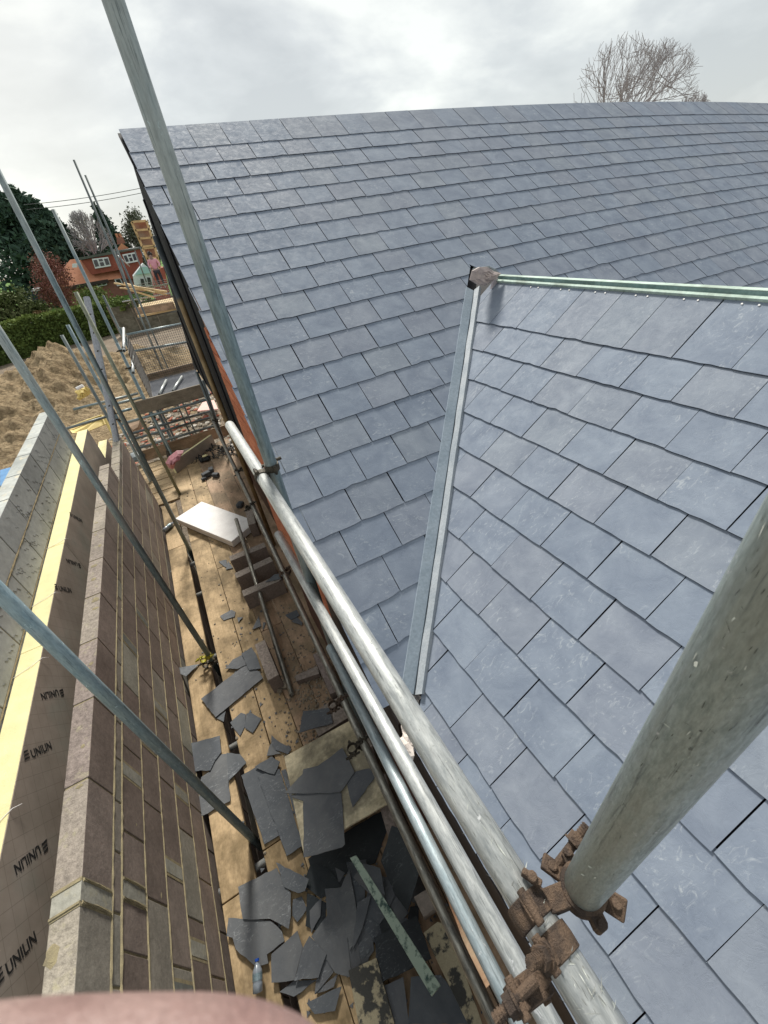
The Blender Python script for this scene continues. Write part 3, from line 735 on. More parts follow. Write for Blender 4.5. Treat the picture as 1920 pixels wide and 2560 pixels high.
for i in range(8):
    y = 6.72 + .232 * i
    board(rl[i] + ' cross board beyond the end of the block wall, counted from the viewer', (-1.55, y, DZ - BT / 2 - .004 * (i % 2)), 1.7, .222 - (.02 if i in (2, 4) else 0), BT, rnd(-.004, .004), M_BOARD, group='cross boards beyond the wall end')
board('upright end board closing the far end of the deck', (-.2, 8.62, DZ + .10), 2.1, .225, .036, 0, M_BOARDR, roll=math.pi / 2, name='toe_board', cat='toe board', group='toe boards')

# ------------------------------------------------------------------ tubes
TR = .02415
def tube(label, p1, p2, mat, r=TR, name='scaffold_tube', group='scaffold tubes', cat='scaffold tube', n=28):
    p1 = Vector(p1); p2 = Vector(p2); L_ = (p2 - p1).length; q = (p2 - p1).to_track_quat('Z', 'Y'); ri = r * .83
    mb_ = MB(); vs = []
    for (z, rr) in ((0, r), (L_, r), (L_, ri), (0, ri)):
        for i in range(n):
            a = 2 * math.pi * i / n; vs.append((rr * math.cos(a), rr * math.sin(a), z))
    fs = []
    for k in range(4):
        k2 = (k + 1) % 4
        fs += [(k * n + i, k * n + (i + 1) % n, k2 * n + (i + 1) % n, k2 * n + i) for i in range(n)]
    mb_.add(vs, fs); o = link(name, mb_, mat, origin=p1, rot=q, label=label, cat=cat, group=group)
    me = o.data; sm = [abs(p.normal.z) < .5 for p in me.polygons]; me.polygons.foreach_set('use_smooth', sm)
    return o
T1 = tube('big bright galvanised hand rail nearest the viewer, running the whole length beside the roof', (.142, -1.0, -.77), (.146, 2.12, -.77), M_GALV)
tube('bright galvanised rail below and left of the big hand rail, ending halfway up', (.166, -1.0, -1.40), (.170, 1.96, -1.41), M_GALV)
tube('pale blue rail squeezed between the dull rail and the bright one, lower picture', (.134, -.8, -1.86), (.172, 1.42, -1.86), M_GALVT)
tube('long dull worn guard rail directly over the deck edge', (.098, -.9, -2.40), (.262, 7.45, -2.40), M_STEEL)
TD = tube('broad grey-green upright on the right, held by the rusty coupler', (.2139, .0301, -.785), (.2139, .0301, 1.6), M_POLE)
tube('tall blue-grey upright crossing the slate roof to the top of the picture', (.196, 1.475, -3.3), (.193, 1.475, 3.2), M_GALVB)
tube('bluish upright cutting the left picture edge above the trees, ending in the deck gap', (-.735, 5.02, -3.5), (-.575, 4.95, 1.2), M_GALVB)
tube('second upright entering at the left picture edge, standing over the block wall', (-.742, 3.0, -3.5), (-.722, 3.0, .6), M_GALVB)
tube('broad bright blue upright crossing the foam boards at the lower left', (-.748, 1.41, -3.5), (-.748, 1.41, .3), M_GALVP)
tube('slim upright with a free top in front of the big conifer', (-.69, 8.5, -3.25), (-.615, 8.5, .64), M_GALVB)
tube('slim upright with a yellowed top in front of the round hedge', (-.69, 6.72, -3.5), (-.675, 6.72, -.29), M_GALVY)
tube('short grey upright with a free top before the soil heap, leftmost of the pair', (-1.31, 8.1, -6), (-1.265, 8.1, -.85), M_GALVD)
tube('short blue-grey upright with a free top before the soil heap, right of the pair', (-1.16, 7.6, -6), (-1.056, 7.6, -.69), M_GALVB)
mt_, N_, L_, b_ = newmat('half_rusty_tube'); setb(b_, .6, .2, .4)
tcn = N_.new('ShaderNodeTexCoord'); sx = N_.new('ShaderNodeSeparateXYZ'); L_.new(tcn.outputs['Object'], sx.inputs[0])
mr_ = N_.new('ShaderNodeMapRange'); mr_.inputs[1].default_value = 2.90; mr_.inputs[2].default_value = 2.94; L_.new(sx.outputs[2], mr_.inputs[0])
nn_ = noisenode(N_, L_, coords(N_, L_, 'Object', (1, 1, .3)), 26, 5, .65)
ca_ = ramp(N_, L_, nn_.outputs['Fac'], [(.35, (.17, .10, .045)), (.65, (.36, .26, .13))]).outputs[0]; cb_ = ramp(N_, L_, nn_.outputs['Fac'], [(.35, (.035, .045, .05)), (.65, (.09, .10, .105))]).outputs[0]
L_.new(mixc(N_, L_, mr_.outputs[0], ca_, cb_), b_.inputs['Base Color'])
tube('upright with dark top and rusty lower half standing close to the black gable', (.285, 4.4, -3.3), (.288, 4.4, .09), mt_)
# aluminium ladder leaning on the platform
ld = thing('ladder', (-1.5, 5.2, GZ), 'grey aluminium ladder with open stile ends leaning beside the slim upright', 'ladder')
la, lb2 = Vector((-.672, 7.6, -.43)), Vector((-.915, 6.95, -1.43)); ldir = (lb2 - la).normalized(); offv = Vector((-.03, .36, 0))
M_ALU = galv('ladder_aluminium', (.42, .43, .46), (.30, .31, .34), .5, .45)
for k in (0, 1):
    a_ = la + offv * k; mb = MB()
    q_ = ldir.to_track_quat('Z', 'Y'); Lh = 4.5; vs_ = []
    for (z_, s_) in ((0, 1), (Lh, 1), (Lh, .8), (0, .8)):
        for i in range(16): an = 6.2832 * i / 16; vs_.append(a_ + q_ @ Vector((.045 * s_ * math.cos(an), .028 * s_ * math.sin(an), z_)))
    fs_ = []
    for kk in range(4): fs_ += [(kk * 16 + i, kk * 16 + (i + 1) % 16, ((kk + 1) % 4) * 16 + (i + 1) % 16, ((kk + 1) % 4) * 16 + i) for i in range(16)]
    mb.add(vs_, fs_); link('stile', mb, M_ALU, ld, smooth=False)
for k in range(16):
    a_ = la + ldir * (.22 + .26 * k); mb = MB(); mb.tube(a_ - offv * .10, a_ + offv * 1.08, .016, n=10); link('rung', mb, M_RUSTD, ld)
tube('thin dark upright behind the far end of the guard rail', (.30, 7.52, -3.4), (.325, 7.5, -1.70), M_GALVD)
tube('thin grey upright with a free top before the garden fence', (-.76, 12, -6), (-.73, 12, -.67), M_GALVD)
tube('taller of the two thin far uprights against the sky', (-.34, 14, -6), (-.15, 14, 1.87), M_GALVD)
tube('shorter of the two thin far uprights against the sky', (-.16, 14.6, -6), (-.06, 14.6, 1.66), M_GALVD)
tube('dark upright below the loading platform, right of the slim one', (-.60, 9.3, -6), (-.60, 9.3, -2.42), M_GALVD)
tube('dark greasy upright down in front of the platform, behind the guard rail end', (.17, 8.1, -6), (.40, 8.1, -2.0), M_GALVD)
def attach(o, parent):
    o.parent = parent; o.matrix_parent_inverse = (Matrix.Translation(parent.location) @ parent.rotation_quaternion.to_matrix().to_4x4()).inverted(); o.location = (0, 0, 0)
def on_pole(u, v_, c=(.2139, .0301), r=TR):
    w = ray(u, v_); a = w.x ** 2 + w.y ** 2; b = -2 * (w.x * c[0] + w.y * c[1]); cc = c[0] ** 2 + c[1] ** 2 - r * r; d = b * b - 4 * a * cc
    if d < 0: return None, None
    p = w * ((-b - math.sqrt(d)) / (2 * a)); return p, Vector((p.x - c[0], p.y - c[1], 0)).normalized()
def on_rail(u, v_, c=(.144, -.77), r=TR):
    w = ray(u, v_); a = w.x ** 2 + w.z ** 2; b = -2 * (w.x * c[0] + w.z * c[1]); cc = c[0] ** 2 + c[1] ** 2 - r * r; d = b * b - 4 * a * cc
    if d < 0: return None, None
    p = w * ((-b - math.sqrt(d)) / (2 * a)); return p, Vector((p.x - c[0], 0, p.z - c[1])).normalized()
def mark(mb_, p, nrm, ax, l, w, jag=3):
    side = nrm.cross(ax).normalized(); pts_ = []
    for k in range(jag + 1): pts_.append(p + ax * (l * k / jag) + side * (w * rnd(.3, 1) * (0 if k in (0, jag) else 1)) + nrm * .0002)
    for k in range(jag - 1, 0, -1): pts_.append(p + ax * (l * k / jag) - side * (w * rnd(.3, 1)) + nrm * .0002)
    mb_.add(pts_, [tuple(range(len(pts_)))])
dk, lt = MB(), MB(); AZ, AY = Vector((0, 0, 1)), Vector((0, 1, 0))
for i in range(240):
    u, v_ = rnd(1400, 1920), rnd(1180, 2260); p, nr_ = on_pole(u, v_)
    if p is None or p.z < -.77: continue
    mark(dk if i % 4 else lt, p, nr_, (AZ + Vector((rnd(-.1, .1), rnd(-.1, .1), 0))).normalized() if i % 5 else (AZ + Vector((nr_.y, -nr_.x, 0)) * rnd(-2, 2)).normalized(), rnd(.0015, .010), rnd(.00012, .00045))
for (u, v_, l, w) in [(1452, 2185, .013, .0012), (1470, 2165, .010, .0014), (1485, 2195, .008, .0010), (1735, 1665, .006, .0016)]:
    p, nr_ = on_pole(u, v_); mark(lt, p, nr_, (AZ + Vector((nr_.y, -nr_.x, 0)) * rnd(-.5, .5)).normalized(), l, w)
for (u, v_, l, w) in [(1722, 1875, .004, .0014), (1750, 1830, .003, .001), (1690, 1930, .003, .0006), (1640, 1850, .006, .0004)]:
    p, nr_ = on_pole(u, v_); mark(dk, p, nr_, AZ, l, w)
M_MK = plain('dark_scratch', (.15, .16, .14), (.09, .10, .09), 60, .7, bs_=0); M_LK = plain('pale_chip', (.66, .68, .62), (.52, .55, .50), 60, .6, bs_=0)
for b_, m_ in ((dk, M_MK), (lt, M_LK)): o_ = link('scratch_mark', b_, m_, origin=(0, 0, 0)); attach(o_, TD); o_['kind'] = 'stuff'
dk, lt = MB(), MB()
for i in range(420):
    f = rnd(0, 1) ** .7; u = 590 + 900 * f + rnd(-60, 60); v_ = 1090 + 1450 * f; p, nr_ = on_rail(u, v_)
    if p is None: continue
    mark(dk if i % 3 else lt, p, nr_, (AY + Vector((rnd(-.15, .15), 0, rnd(-.15, .15)))).normalized() if i % 4 else (AY * .3 + nr_.cross(AY) * rnd(-1, 1)).normalized(), rnd(.003, .022), rnd(.0002, .0009))
for b_, m_ in ((dk, plain('grey_scratch', (.30, .31, .29), (.2, .21, .2), 60, .6, bs_=0)), (lt, M_LK)): o_ = link('scratch_mark', b_, m_, origin=(0, 0, 0)); attach(o_, T1); o_['kind'] = 'stuff'
# loose tube on the blocks
tube('loose steel tube lying askew on the deck boards and the brown blocks', (-.176, 2.23, -3.262), (-.026, 4.83, -2.985), M_STEEL, group='loose tubes')
# transoms under the deck
tn = ['first', 'second', 'third', 'fourth', 'fifth', 'sixth']
for i, y in enumerate([.05, 1.26, 2.14, 3.14, 4.16, 4.80]):
    tube(tn[i] + ' cross tube below the deck, showing in the gap, counted from the viewer', (-1.02, y, DZ - BT - TR - .003), (.62, y, DZ - BT - TR - .003), M_GALV, group='cross tubes under the deck')
tube('long ledger tube below the deck boards by the wall', (-.86, -2, DZ - BT - .078), (-.86, 8.6, DZ - BT - .078), M_GALVD, group='cross tubes under the deck')

# ------------------------------------------------------------------ loading platform with mesh guards
PY0, PY1, PZ, PX0 = 8.32, 10.6, -2.33, -.60
tube('thick blue-grey ledger under the platform toe board', (-1.2, 8.28, -2.40), (.36, 8.28, -2.40), M_GALVB)
tube('highest of the three dark cross tubes over the rubble', (-1.22, 9.2, -2.90), (.36, 9.2, -2.92), M_GALVD, group='three cross tubes over the rubble')
tube('middle of the three dark cross tubes over the rubble', (-1.20, 8.9, -2.92), (.33, 8.9, -2.95), M_GALVD, group='three cross tubes over the rubble')
tube('lowest of the three dark cross tubes over the rubble', (-1.15, 8.5, -2.98), (.32, 8.5, -3.0), M_GALVD, group='three cross tubes over the rubble')
tube('upper tube pointing left over the foot of the soil heap', (-1.97, 9.6, -2.27), (-.80, 9.6, -2.29), M_GALVB, group='tubes over the soil heap foot')
tube('lower tube just below the one pointing over the soil heap', (-1.45, 9.1, -2.24), (-.72, 9.1, -2.26), M_GALVB, group='tubes over the soil heap foot')
tube('tube running behind the yellow sheet beyond the foam boards', (-2.3, 9.0, -2.42), (-1.3, 9.0, -2.40), M_GALVD, group='tubes over the soil heap foot')
tube('short tube stub right of the black couplers', (-1.2, 8.8, -2.33), (-.95, 8.8, -2.33), M_GALVB, group='tubes over the soil heap foot')
tube('long low tube across the soil behind the grey block wall', (-4.2, 9.4, -3.0), (-2.9, 9.4, -3.06), M_GALVB, group='tubes over the soil heap foot')
tube('top back rail of the mesh platform', (-.57, PY1, -1.35), (.60, PY1, -1.37), M_GALVB, group='rails of the mesh platform')
tube('middle back rail of the mesh platform', (-.57, PY1, -1.68), (.60, PY1, -1.75), M_GALVB, group='rails of the mesh platform')
tube('upper open-ended side rail of the platform, pointing at the viewer', (-.585, 8.2, -1.265), (-.575, 10.8, -1.245), M_GALV, group='rails of the mesh platform')
tube('lower open-ended side rail of the platform, pointing at the viewer', (-.585, 7.9, -1.56), (-.575, 9.3, -1.55), M_GALV, group='rails of the mesh platform')
tube('corner post at the back left of the platform', (-.60, 10.62, -6), (-.62, 10.62, -1.2), M_GALVD, group='posts of the mesh platform')
tube('corner post at the front left of the platform', (-.66, 8.36, -6), (-.64, 8.36, -1.15), M_GALVB, group='posts of the mesh platform')
board('broad weathered toe board along the near edge of the mesh platform', (-.22, 8.32, -2.225), 1.24, .235, .036, .0, M_GREYB, roll=math.pi / 2, name='toe_board', cat='toe board', group='toe boards')
board('brown toe board at the back of the mesh platform', (.02, PY1 - .03, -2.25), 1.24, .15, .034, .0, M_BOARDR, roll=math.pi / 2, name='toe_board', cat='toe board', group='toe boards')
def grid_mesh(o, ux, uy, nx, ny, r=.0035, fine=1):
    mb_ = MB(); o = Vector(o); ux = Vector(ux); uy = Vector(uy)
    for i in range(nx + 1): a = o + ux * (i / nx); mb_.tube(a, a + uy, r, n=5)
    for j in range(ny + 1): a = o + uy * (j / ny) + (ux.cross(uy)).normalized() * r * 1.6; mb_.tube(a, a + ux, r, n=5)
    return mb_
t = thing('mesh_guard', (0, 10.5, -2.2), 'wire mesh guard panel along the back of the loading platform', 'mesh guard', 'mesh guards of the platform')
link('wire_grid', grid_mesh((-.56, 10.54, -2.28), (1.14, 0, 0), (0, 0, .92), 26, 20), M_MESH, t)
t = thing('mesh_guard', (-.6, 9.4, -2.2), 'wire mesh guard panel along the left side of the platform, seen edge on', 'mesh guard', 'mesh guards of the platform')
link('wire_grid', grid_mesh((-.555, 8.42, -2.30), (0, 2.1, 0), (0, 0, .95), 24, 14, .003), M_MESH, t)
mb = grid_mesh((-.55, 8.36, PZ + .01), (1.0, 0, 0), (0, 2.18, 0), 34, 30, .004); mb.box((-.05, 9.45, PZ - .02), (1.0, 2.18, .03), mi=0)
link('platform_grating', mb, M_GRATE, origin=(0, 9.4, PZ), label='grey steel grating floor of the loading platform', cat='platform')
for i, (a, b, lb) in enumerate([((398, 986), (416, 950), 'left'), ((432, 977), (455, 941), 'right')]):
    pa, pb = onz(*a, PZ + .05), onz(*b, PZ + .05); tube(lb + ' one of two short tubes lying on the platform grating', pa, pb, M_GALV, group='short tubes on the grating')

# ------------------------------------------------------------------ couplers
def arc_band(mb_, c, axis, r0=.0243, r1=.0285, w=.030, a0=0, a1=2 * math.pi, n=24, ref=None, mi=0):
    axis = Vector(axis).normalized(); ref = Vector(ref) if ref else (Vector((0, 0, 1)) if abs(axis.z) < .9 else Vector((1, 0, 0)))
    e1 = (ref - axis * ref.dot(axis)).normalized(); e2 = axis.cross(e1); c = Vector(c); vs = []; full = abs(a1 - a0 - 2 * math.pi) < 1e-3
    m_ = n if full else n + 1
    for i in range(m_):
        a = a0 + (a1 - a0) * i / n; d = e1 * math.cos(a) + e2 * math.sin(a)
        vs += [c + d * r0 - axis * w / 2, c + d * r1 - axis * w / 2 * .92, c + d * (r1 + .001), c + d * r1 + axis * w / 2 * .92, c + d * r0 + axis * w / 2]
    fs = []
    for i in range(n):
        j = (i + 1) % m_
        if not full and i == n: break
        for k in range(5): k2 = (k + 1) % 5; fs.append((i * 5 + k, i * 5 + k2, j * 5 + k2, j * 5 + k))
    if not full: fs += [(0, 1, 2, 3, 4), tuple(reversed(range(n * 5, n * 5 + 5)))]
    mb_.add(vs, fs, mi)
def bolt(mb_, p, d, l=.07, r=.0062):
    p = Vector(p); d = Vector(d).normalized(); mb_.tube(p - d * .01, p + d * l, r, n=10)
    for k in range(9): mb_.tube(p + d * (l - .003 - k * .004), p + d * (l - .001 - k * .004), r * 1.16, n=10)
    mb_.tube(p + d * (l - .030), p + d * (l - .019), .0115, n=6); mb_.tube(p + d * (l - .033), p + d * (l - .030), .0135, n=14)
def coupler(label, c1, ax1, c2, ax2, mat, group='scaffold couplers', bd1=None, bd2=None, L1=.055):
    """two hinged bands round two tubes, joined by a forged body, each closed by an eye bolt"""
    c1 = Vector(c1); c2 = Vector(c2); ax1 = Vector(ax1).normalized(); ax2 = Vector(ax2).normalized(); mid = (c1 + c2) / 2
    t = thing('scaffold_coupler', tuple(mid), label, 'coupler', group)
    d = (c2 - c1).normalized()
    mb_ = MB(); arc_band(mb_, c1, ax1, ref=d); link('band', mb_, mat, t, smooth=False)
    mb_ = MB(); arc_band(mb_, c2, ax2, ref=-d); link('band', mb_, mat, t)
    mb_ = MB(); q = d.to_track_quat('Z', 'Y').to_matrix(); mb_.box(mid, (.026, .030, max(.016, (c2 - c1).length - .046)), q)
    for c, ax, s in ((c1, ax1, 1), (c2, ax2, -1)):              # hinge and flap ears
        side = ax.cross(d).normalized()
        for sg in (1, -1):
            rm = Matrix((side, ax, side.cross(ax))).transposed(); mb_.box(c + side * sg * .032, (.013, .026, .016), rm)
            mb_.tube(c + side * sg * .037 - ax * .019, c + side * sg * .037 + ax * .019, .006, n=10)
    link('body', mb_, mat, t, bevel=.0015)
    for c, ax, bd, s in ((c1, ax1, bd1, 1), (c2, ax2, bd2, -1)):
        side = ax.cross(d).normalized(); dirv = Vector(bd) if bd else d * s * -1
        mb_ = MB(); bolt(mb_, c + side * .038 - dirv.normalized() * .02, dirv, L1 + .02); link('bolt', mb_, mat, t)
    return t
Y_, Z_ = (0, 1, 0), (0, 0, 1)
cp = coupler('rusty coupler clamping the broad upright to the big hand rail, lower right', (.1425, .050, -.77), Y_, (.2139, .0301, -.760), Z_, M_RUST, bd1=(-.5, .05, .7), bd2=(.85, .1, .25), L1=.05)
# forged flaps that stick out beside the upright
mb = MB()
for (c, s, ry) in (((.197, .066, -.760), (.022, .028, .007), .35), ((.240, -.002, -.768), (.026, .024, .008), -.5), ((.160, .070, -.739), (.009, .026, .012), .2)):
    mb = MB(); mb.box(c, s, Matrix.Rotation(ry, 3, 'Y') @ Matrix.Rotation(.5, 3, 'Z'))
    mb.tube(Vector(c) + Vector((0, 0, .003)), Vector(c) + Vector((.001, 0, s[2] / 2 + .004)), .007, n=8); link('flap', mb, M_RUST, cp, bevel=.002)
coupler('rusty swivel coupler hanging left of the big hand rail at the lower edge', (.1422, .010, -.77), Y_, (.092, .0, -.80), (.1, 1, 0), M_RUST, bd1=(-.6, .1, .6), bd2=(-.8, 0, -.1), L1=.035)
coupler('dark coupler joining the tall blue-grey upright to the hand rail', (.1455, 1.47, -.77), Y_, (.1955, 1.475, -.745), Z_, M_RUSTD, bd1=(-.4, 0, -.9), bd2=(1, 0, .1))
coupler('yellow-painted coupler on the upright above the deck gap', (-.743, 3.0, -3.16), Z_, (-.80, 3.0, -3.18), Y_, M_YEL)
coupler('black coupler right below the yellow-painted one', (-.743, 3.0, -3.25), Z_, (-.81, 3.0, -3.26), Y_, M_RUSTD)
coupler('small rusty clip where the dull guard rail meets the bright rail halfway down', (.152, 2.75, -2.40), Y_, (.205, 2.75, -2.385), Z_, M_RUST)
coupler('small rusty clip on the dull guard rail beside the grey brick block', (.128, 1.42, -2.40), Y_, (.072, 1.42, -2.385), Z_, M_RUST)
coupler('small dark clip on the dull guard rail above the cream board', (.122, 1.13, -2.40), Y_, (.068, 1.13, -2.39), Z_, M_RUSTD)
coupler('dark clip on the guard rail near the black upright, beyond the blue-grey coupler', (.212, 4.95, -2.40), Y_, (.285, 4.95, -2.39), Z_, M_RUSTD)
coupler('dark clip on the guard rail just left of the hand rail coupler', (.195, 4.02, -2.40), Y_, (.14, 4.02, -2.40), Z_, M_RUSTD)
coupler('dark joint near the far end of the guard rail', (.255, 7.0, -2.40), Y_, (.305, 7.0, -2.40), Z_, M_RUSTD)
coupler('black couplers where the short blue-grey upright meets a cross tube', (-1.13, 7.6, -1.98), Z_, (-1.07, 7.58, -1.98), (1, 0, 0), M_RUSTD)
coupler('black coupler under the one on the short blue-grey upright', (-1.135, 7.6, -2.09), Z_, (-1.07, 7.58, -2.12), (1, 0, 0), M_RUSTD)
coupler('black coupler on the slim upright under the platform', (-.67, 8.5, -2.44), Z_, (-.62, 8.30, -2.42), (1, 0, 0), M_RUSTD)
coupler('black coupler on the corner post beside the upper side rail', (-.64, 8.36, -1.27), Z_, (-.585, 8.4, -1.26), Y_, M_RUSTD)
coupler('black coupler on the corner post beside the lower side rail', (-.645, 8.36, -1.56), Z_, (-.585, 8.4, -1.56), Y_, M_RUSTD)
mb = MB(); mb.tube((-.69, 8.5, -3.31), (-.69, 8.5, -3.2), .075, .04, 16); link('base_collar', mb, M_RUSTD, origin=(-.69, 8.5, -3.3), label='round dark foot at the base of the slim upright', cat='tube foot')

# ------------------------------------------------------------------ things lying on the deck
def block(label, c, size=(.44, .10, .215), yaw=0, mat=None, name='concrete_block', group='brown blocks on the deck', tilt=0, cat='concrete block'):
    mb_ = MB(); mb_.box((0, 0, 0), size, tint=random.random() * .5, top=1)
    q = Quaternion((0, 0, 1), yaw) @ Quaternion((0, 1, 0), tilt)
    return link(name, mb_, mat or [M_BLOCK, M_BLOCKT], origin=c, rot=q, label=label, cat=cat, group=group, bevel=.003)
zb = DZ + .1085
block('farthest of the three brown blocks standing in a row on the deck', (-.05, 4.20, zb), yaw=-.03)
block('middle one of the three brown blocks standing in a row on the deck', (-.055, 3.87, zb), yaw=.05)
block('nearest of the three brown blocks, with a slate shard on it', (-.045, 3.52, zb), yaw=-.02)
block('brown block lying lengthwise beside the foot of the loose tube', (-.262, 2.57, zb), yaw=math.pi / 2 + .02)
block('brown block half hidden behind the guard rail beyond the row of three', (.16, 4.95, zb), yaw=1.45)
block('brown block along the guard rail beside the mortar-crusted brick', (.165, 2.15, zb), yaw=math.pi / 2 - .02)
block('dark block under a square of slate, right of the shards', (.10, 1.80, DZ + .09), (.40, .20, .17), yaw=.02)
block('dark block deep under the guard rail near the batten', (.13, .98, DZ + .11), yaw=1.4)
mb = MB(); p = [onz(360 + a / 3.16, 1100 + b / 3.16, -3.235) for a, b in [(1190, 1865), (1205, 1905), (1385, 1845), (1370, 1780)]]
mb.prism(list(reversed(p)) if (p[1] - p[0]).cross(p[2] - p[0]).z < 0 else p, (0, 0, -.062), mi=0, tint=.3); mb.mi[0] = 1
link('brick', mb, [M_BLOCK, M_BLOCKT], label='dark brick crusted with pale mortar between the loose tube and the guard rail', cat='brick', bevel=.004)
def px(o, s, pts): return [(o[0] + a / s, o[1] + b / s) for a, b in pts]
R5 = ((440, 1700), 2.514); R4 = ((360, 1100), 3.16); C3 = ((800, 1900), 3.318)
def flat(name, label, cat, group, pts, z, mat, th=.006, tiltv=None, rough=.0035, bev=0, parent=None, sub=.035):
    P = [onz(u, v_, z) for u, v_ in pts]
    ar = sum(P[i].x * P[(i + 1) % len(P)].y - P[(i + 1) % len(P)].x * P[i].y for i in range(len(P)))
    if ar < 0: P.reverse()
    Q = []
    for i in range(len(P)):
        a, b = P[i], P[(i + 1) % len(P)]; k = max(1, int((b - a).length / sub)) if rough else 1
        nrm = Vector((b.y - a.y, a.x - b.x, 0)).normalized()
        for j in range(k):
            p = a.lerp(b, j / k)
            if j and rough: p += nrm * rnd(-rough, rough)
            Q.append(p)
    c = sum(P, Vector()) / len(P)
    if tiltv:
        for p in Q: p.z += (p.x - c.x) * tiltv[0] + (p.y - c.y) * tiltv[1]
    mb_ = MB(); mb_.prism([q - Vector((0, 0, th)) for q in Q], (0, 0, th), tint=(random.random(), random.random(), random.random()), miside=1 if name == 'slate_piece' else None)
    if name == 'slate_piece': mat = [mat, M_LEDGE if mat is M_LOOSE else mat]
    return link(name, mb_, mat, parent=parent, label=label, cat=cat, group=group, bevel=bev)
SG = 'broken slates scattered on the deck'
def sl(label, o, pts, z, mat=None, tilt=None, th=.006): return flat('slate_piece', label, 'slate', SG, px(*o, pts), z, mat or M_LOOSE, th, tilt)
z0 = DZ + .010
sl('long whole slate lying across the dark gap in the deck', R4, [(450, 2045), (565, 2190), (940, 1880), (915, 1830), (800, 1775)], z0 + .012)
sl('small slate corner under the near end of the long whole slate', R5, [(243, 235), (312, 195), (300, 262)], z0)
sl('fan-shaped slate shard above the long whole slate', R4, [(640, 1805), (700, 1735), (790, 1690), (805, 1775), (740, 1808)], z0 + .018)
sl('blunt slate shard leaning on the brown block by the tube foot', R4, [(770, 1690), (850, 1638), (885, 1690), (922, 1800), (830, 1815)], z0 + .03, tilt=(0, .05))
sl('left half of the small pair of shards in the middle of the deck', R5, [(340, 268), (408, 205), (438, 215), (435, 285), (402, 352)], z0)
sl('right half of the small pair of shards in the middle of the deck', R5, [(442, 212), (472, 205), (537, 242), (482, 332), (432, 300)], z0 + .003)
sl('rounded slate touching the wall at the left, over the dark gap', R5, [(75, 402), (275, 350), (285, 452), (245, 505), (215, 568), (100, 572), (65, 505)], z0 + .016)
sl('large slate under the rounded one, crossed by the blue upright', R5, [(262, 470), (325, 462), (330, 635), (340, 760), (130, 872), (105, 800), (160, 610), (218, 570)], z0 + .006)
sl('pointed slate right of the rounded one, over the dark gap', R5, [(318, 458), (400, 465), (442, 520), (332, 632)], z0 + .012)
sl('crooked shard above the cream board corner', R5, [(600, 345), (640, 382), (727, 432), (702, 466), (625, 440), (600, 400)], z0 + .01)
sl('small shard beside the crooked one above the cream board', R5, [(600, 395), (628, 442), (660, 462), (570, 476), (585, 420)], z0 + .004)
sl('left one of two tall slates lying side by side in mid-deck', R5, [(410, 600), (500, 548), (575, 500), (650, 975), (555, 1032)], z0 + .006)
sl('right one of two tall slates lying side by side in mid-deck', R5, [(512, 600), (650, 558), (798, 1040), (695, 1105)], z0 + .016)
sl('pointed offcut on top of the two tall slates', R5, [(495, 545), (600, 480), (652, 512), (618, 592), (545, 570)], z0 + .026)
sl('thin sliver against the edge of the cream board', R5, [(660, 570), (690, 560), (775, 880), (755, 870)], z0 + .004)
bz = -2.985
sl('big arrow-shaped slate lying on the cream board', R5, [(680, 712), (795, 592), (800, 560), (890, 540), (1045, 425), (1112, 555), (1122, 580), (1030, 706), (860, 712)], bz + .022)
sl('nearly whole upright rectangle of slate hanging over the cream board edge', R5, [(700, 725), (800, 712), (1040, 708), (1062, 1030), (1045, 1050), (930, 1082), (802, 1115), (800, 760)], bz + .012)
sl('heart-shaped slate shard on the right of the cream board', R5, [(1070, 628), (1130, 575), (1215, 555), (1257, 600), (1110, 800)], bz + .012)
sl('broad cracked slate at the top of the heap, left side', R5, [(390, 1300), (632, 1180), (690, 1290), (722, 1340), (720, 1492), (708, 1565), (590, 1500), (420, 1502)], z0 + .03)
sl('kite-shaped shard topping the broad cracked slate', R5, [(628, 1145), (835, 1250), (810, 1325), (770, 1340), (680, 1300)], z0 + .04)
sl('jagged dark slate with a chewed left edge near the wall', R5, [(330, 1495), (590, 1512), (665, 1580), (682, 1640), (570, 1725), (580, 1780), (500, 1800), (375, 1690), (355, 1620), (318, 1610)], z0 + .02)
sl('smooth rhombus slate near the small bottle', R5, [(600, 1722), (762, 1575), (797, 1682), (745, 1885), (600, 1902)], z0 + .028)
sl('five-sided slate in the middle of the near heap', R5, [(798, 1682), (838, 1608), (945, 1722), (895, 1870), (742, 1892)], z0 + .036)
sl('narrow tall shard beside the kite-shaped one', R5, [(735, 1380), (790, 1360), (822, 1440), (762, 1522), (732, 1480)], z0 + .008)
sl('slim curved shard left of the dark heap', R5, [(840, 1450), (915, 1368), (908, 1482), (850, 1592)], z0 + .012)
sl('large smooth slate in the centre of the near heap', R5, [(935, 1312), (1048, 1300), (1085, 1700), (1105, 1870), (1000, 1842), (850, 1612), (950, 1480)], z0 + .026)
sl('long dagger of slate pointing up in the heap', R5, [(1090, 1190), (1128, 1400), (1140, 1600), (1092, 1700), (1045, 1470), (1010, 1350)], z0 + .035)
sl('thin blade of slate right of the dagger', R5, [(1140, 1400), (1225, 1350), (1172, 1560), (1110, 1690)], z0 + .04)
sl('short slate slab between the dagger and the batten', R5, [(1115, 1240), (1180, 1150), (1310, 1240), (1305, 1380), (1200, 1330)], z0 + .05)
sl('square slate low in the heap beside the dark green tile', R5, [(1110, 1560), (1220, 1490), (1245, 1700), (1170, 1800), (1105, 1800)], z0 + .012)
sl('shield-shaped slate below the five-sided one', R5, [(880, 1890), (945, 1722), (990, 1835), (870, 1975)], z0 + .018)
sl('long curved shard at the lower edge of the heap', R5, [(740, 1890), (885, 1885), (790, 1960), (740, 1990), (650, 1960)], z0 + .01)
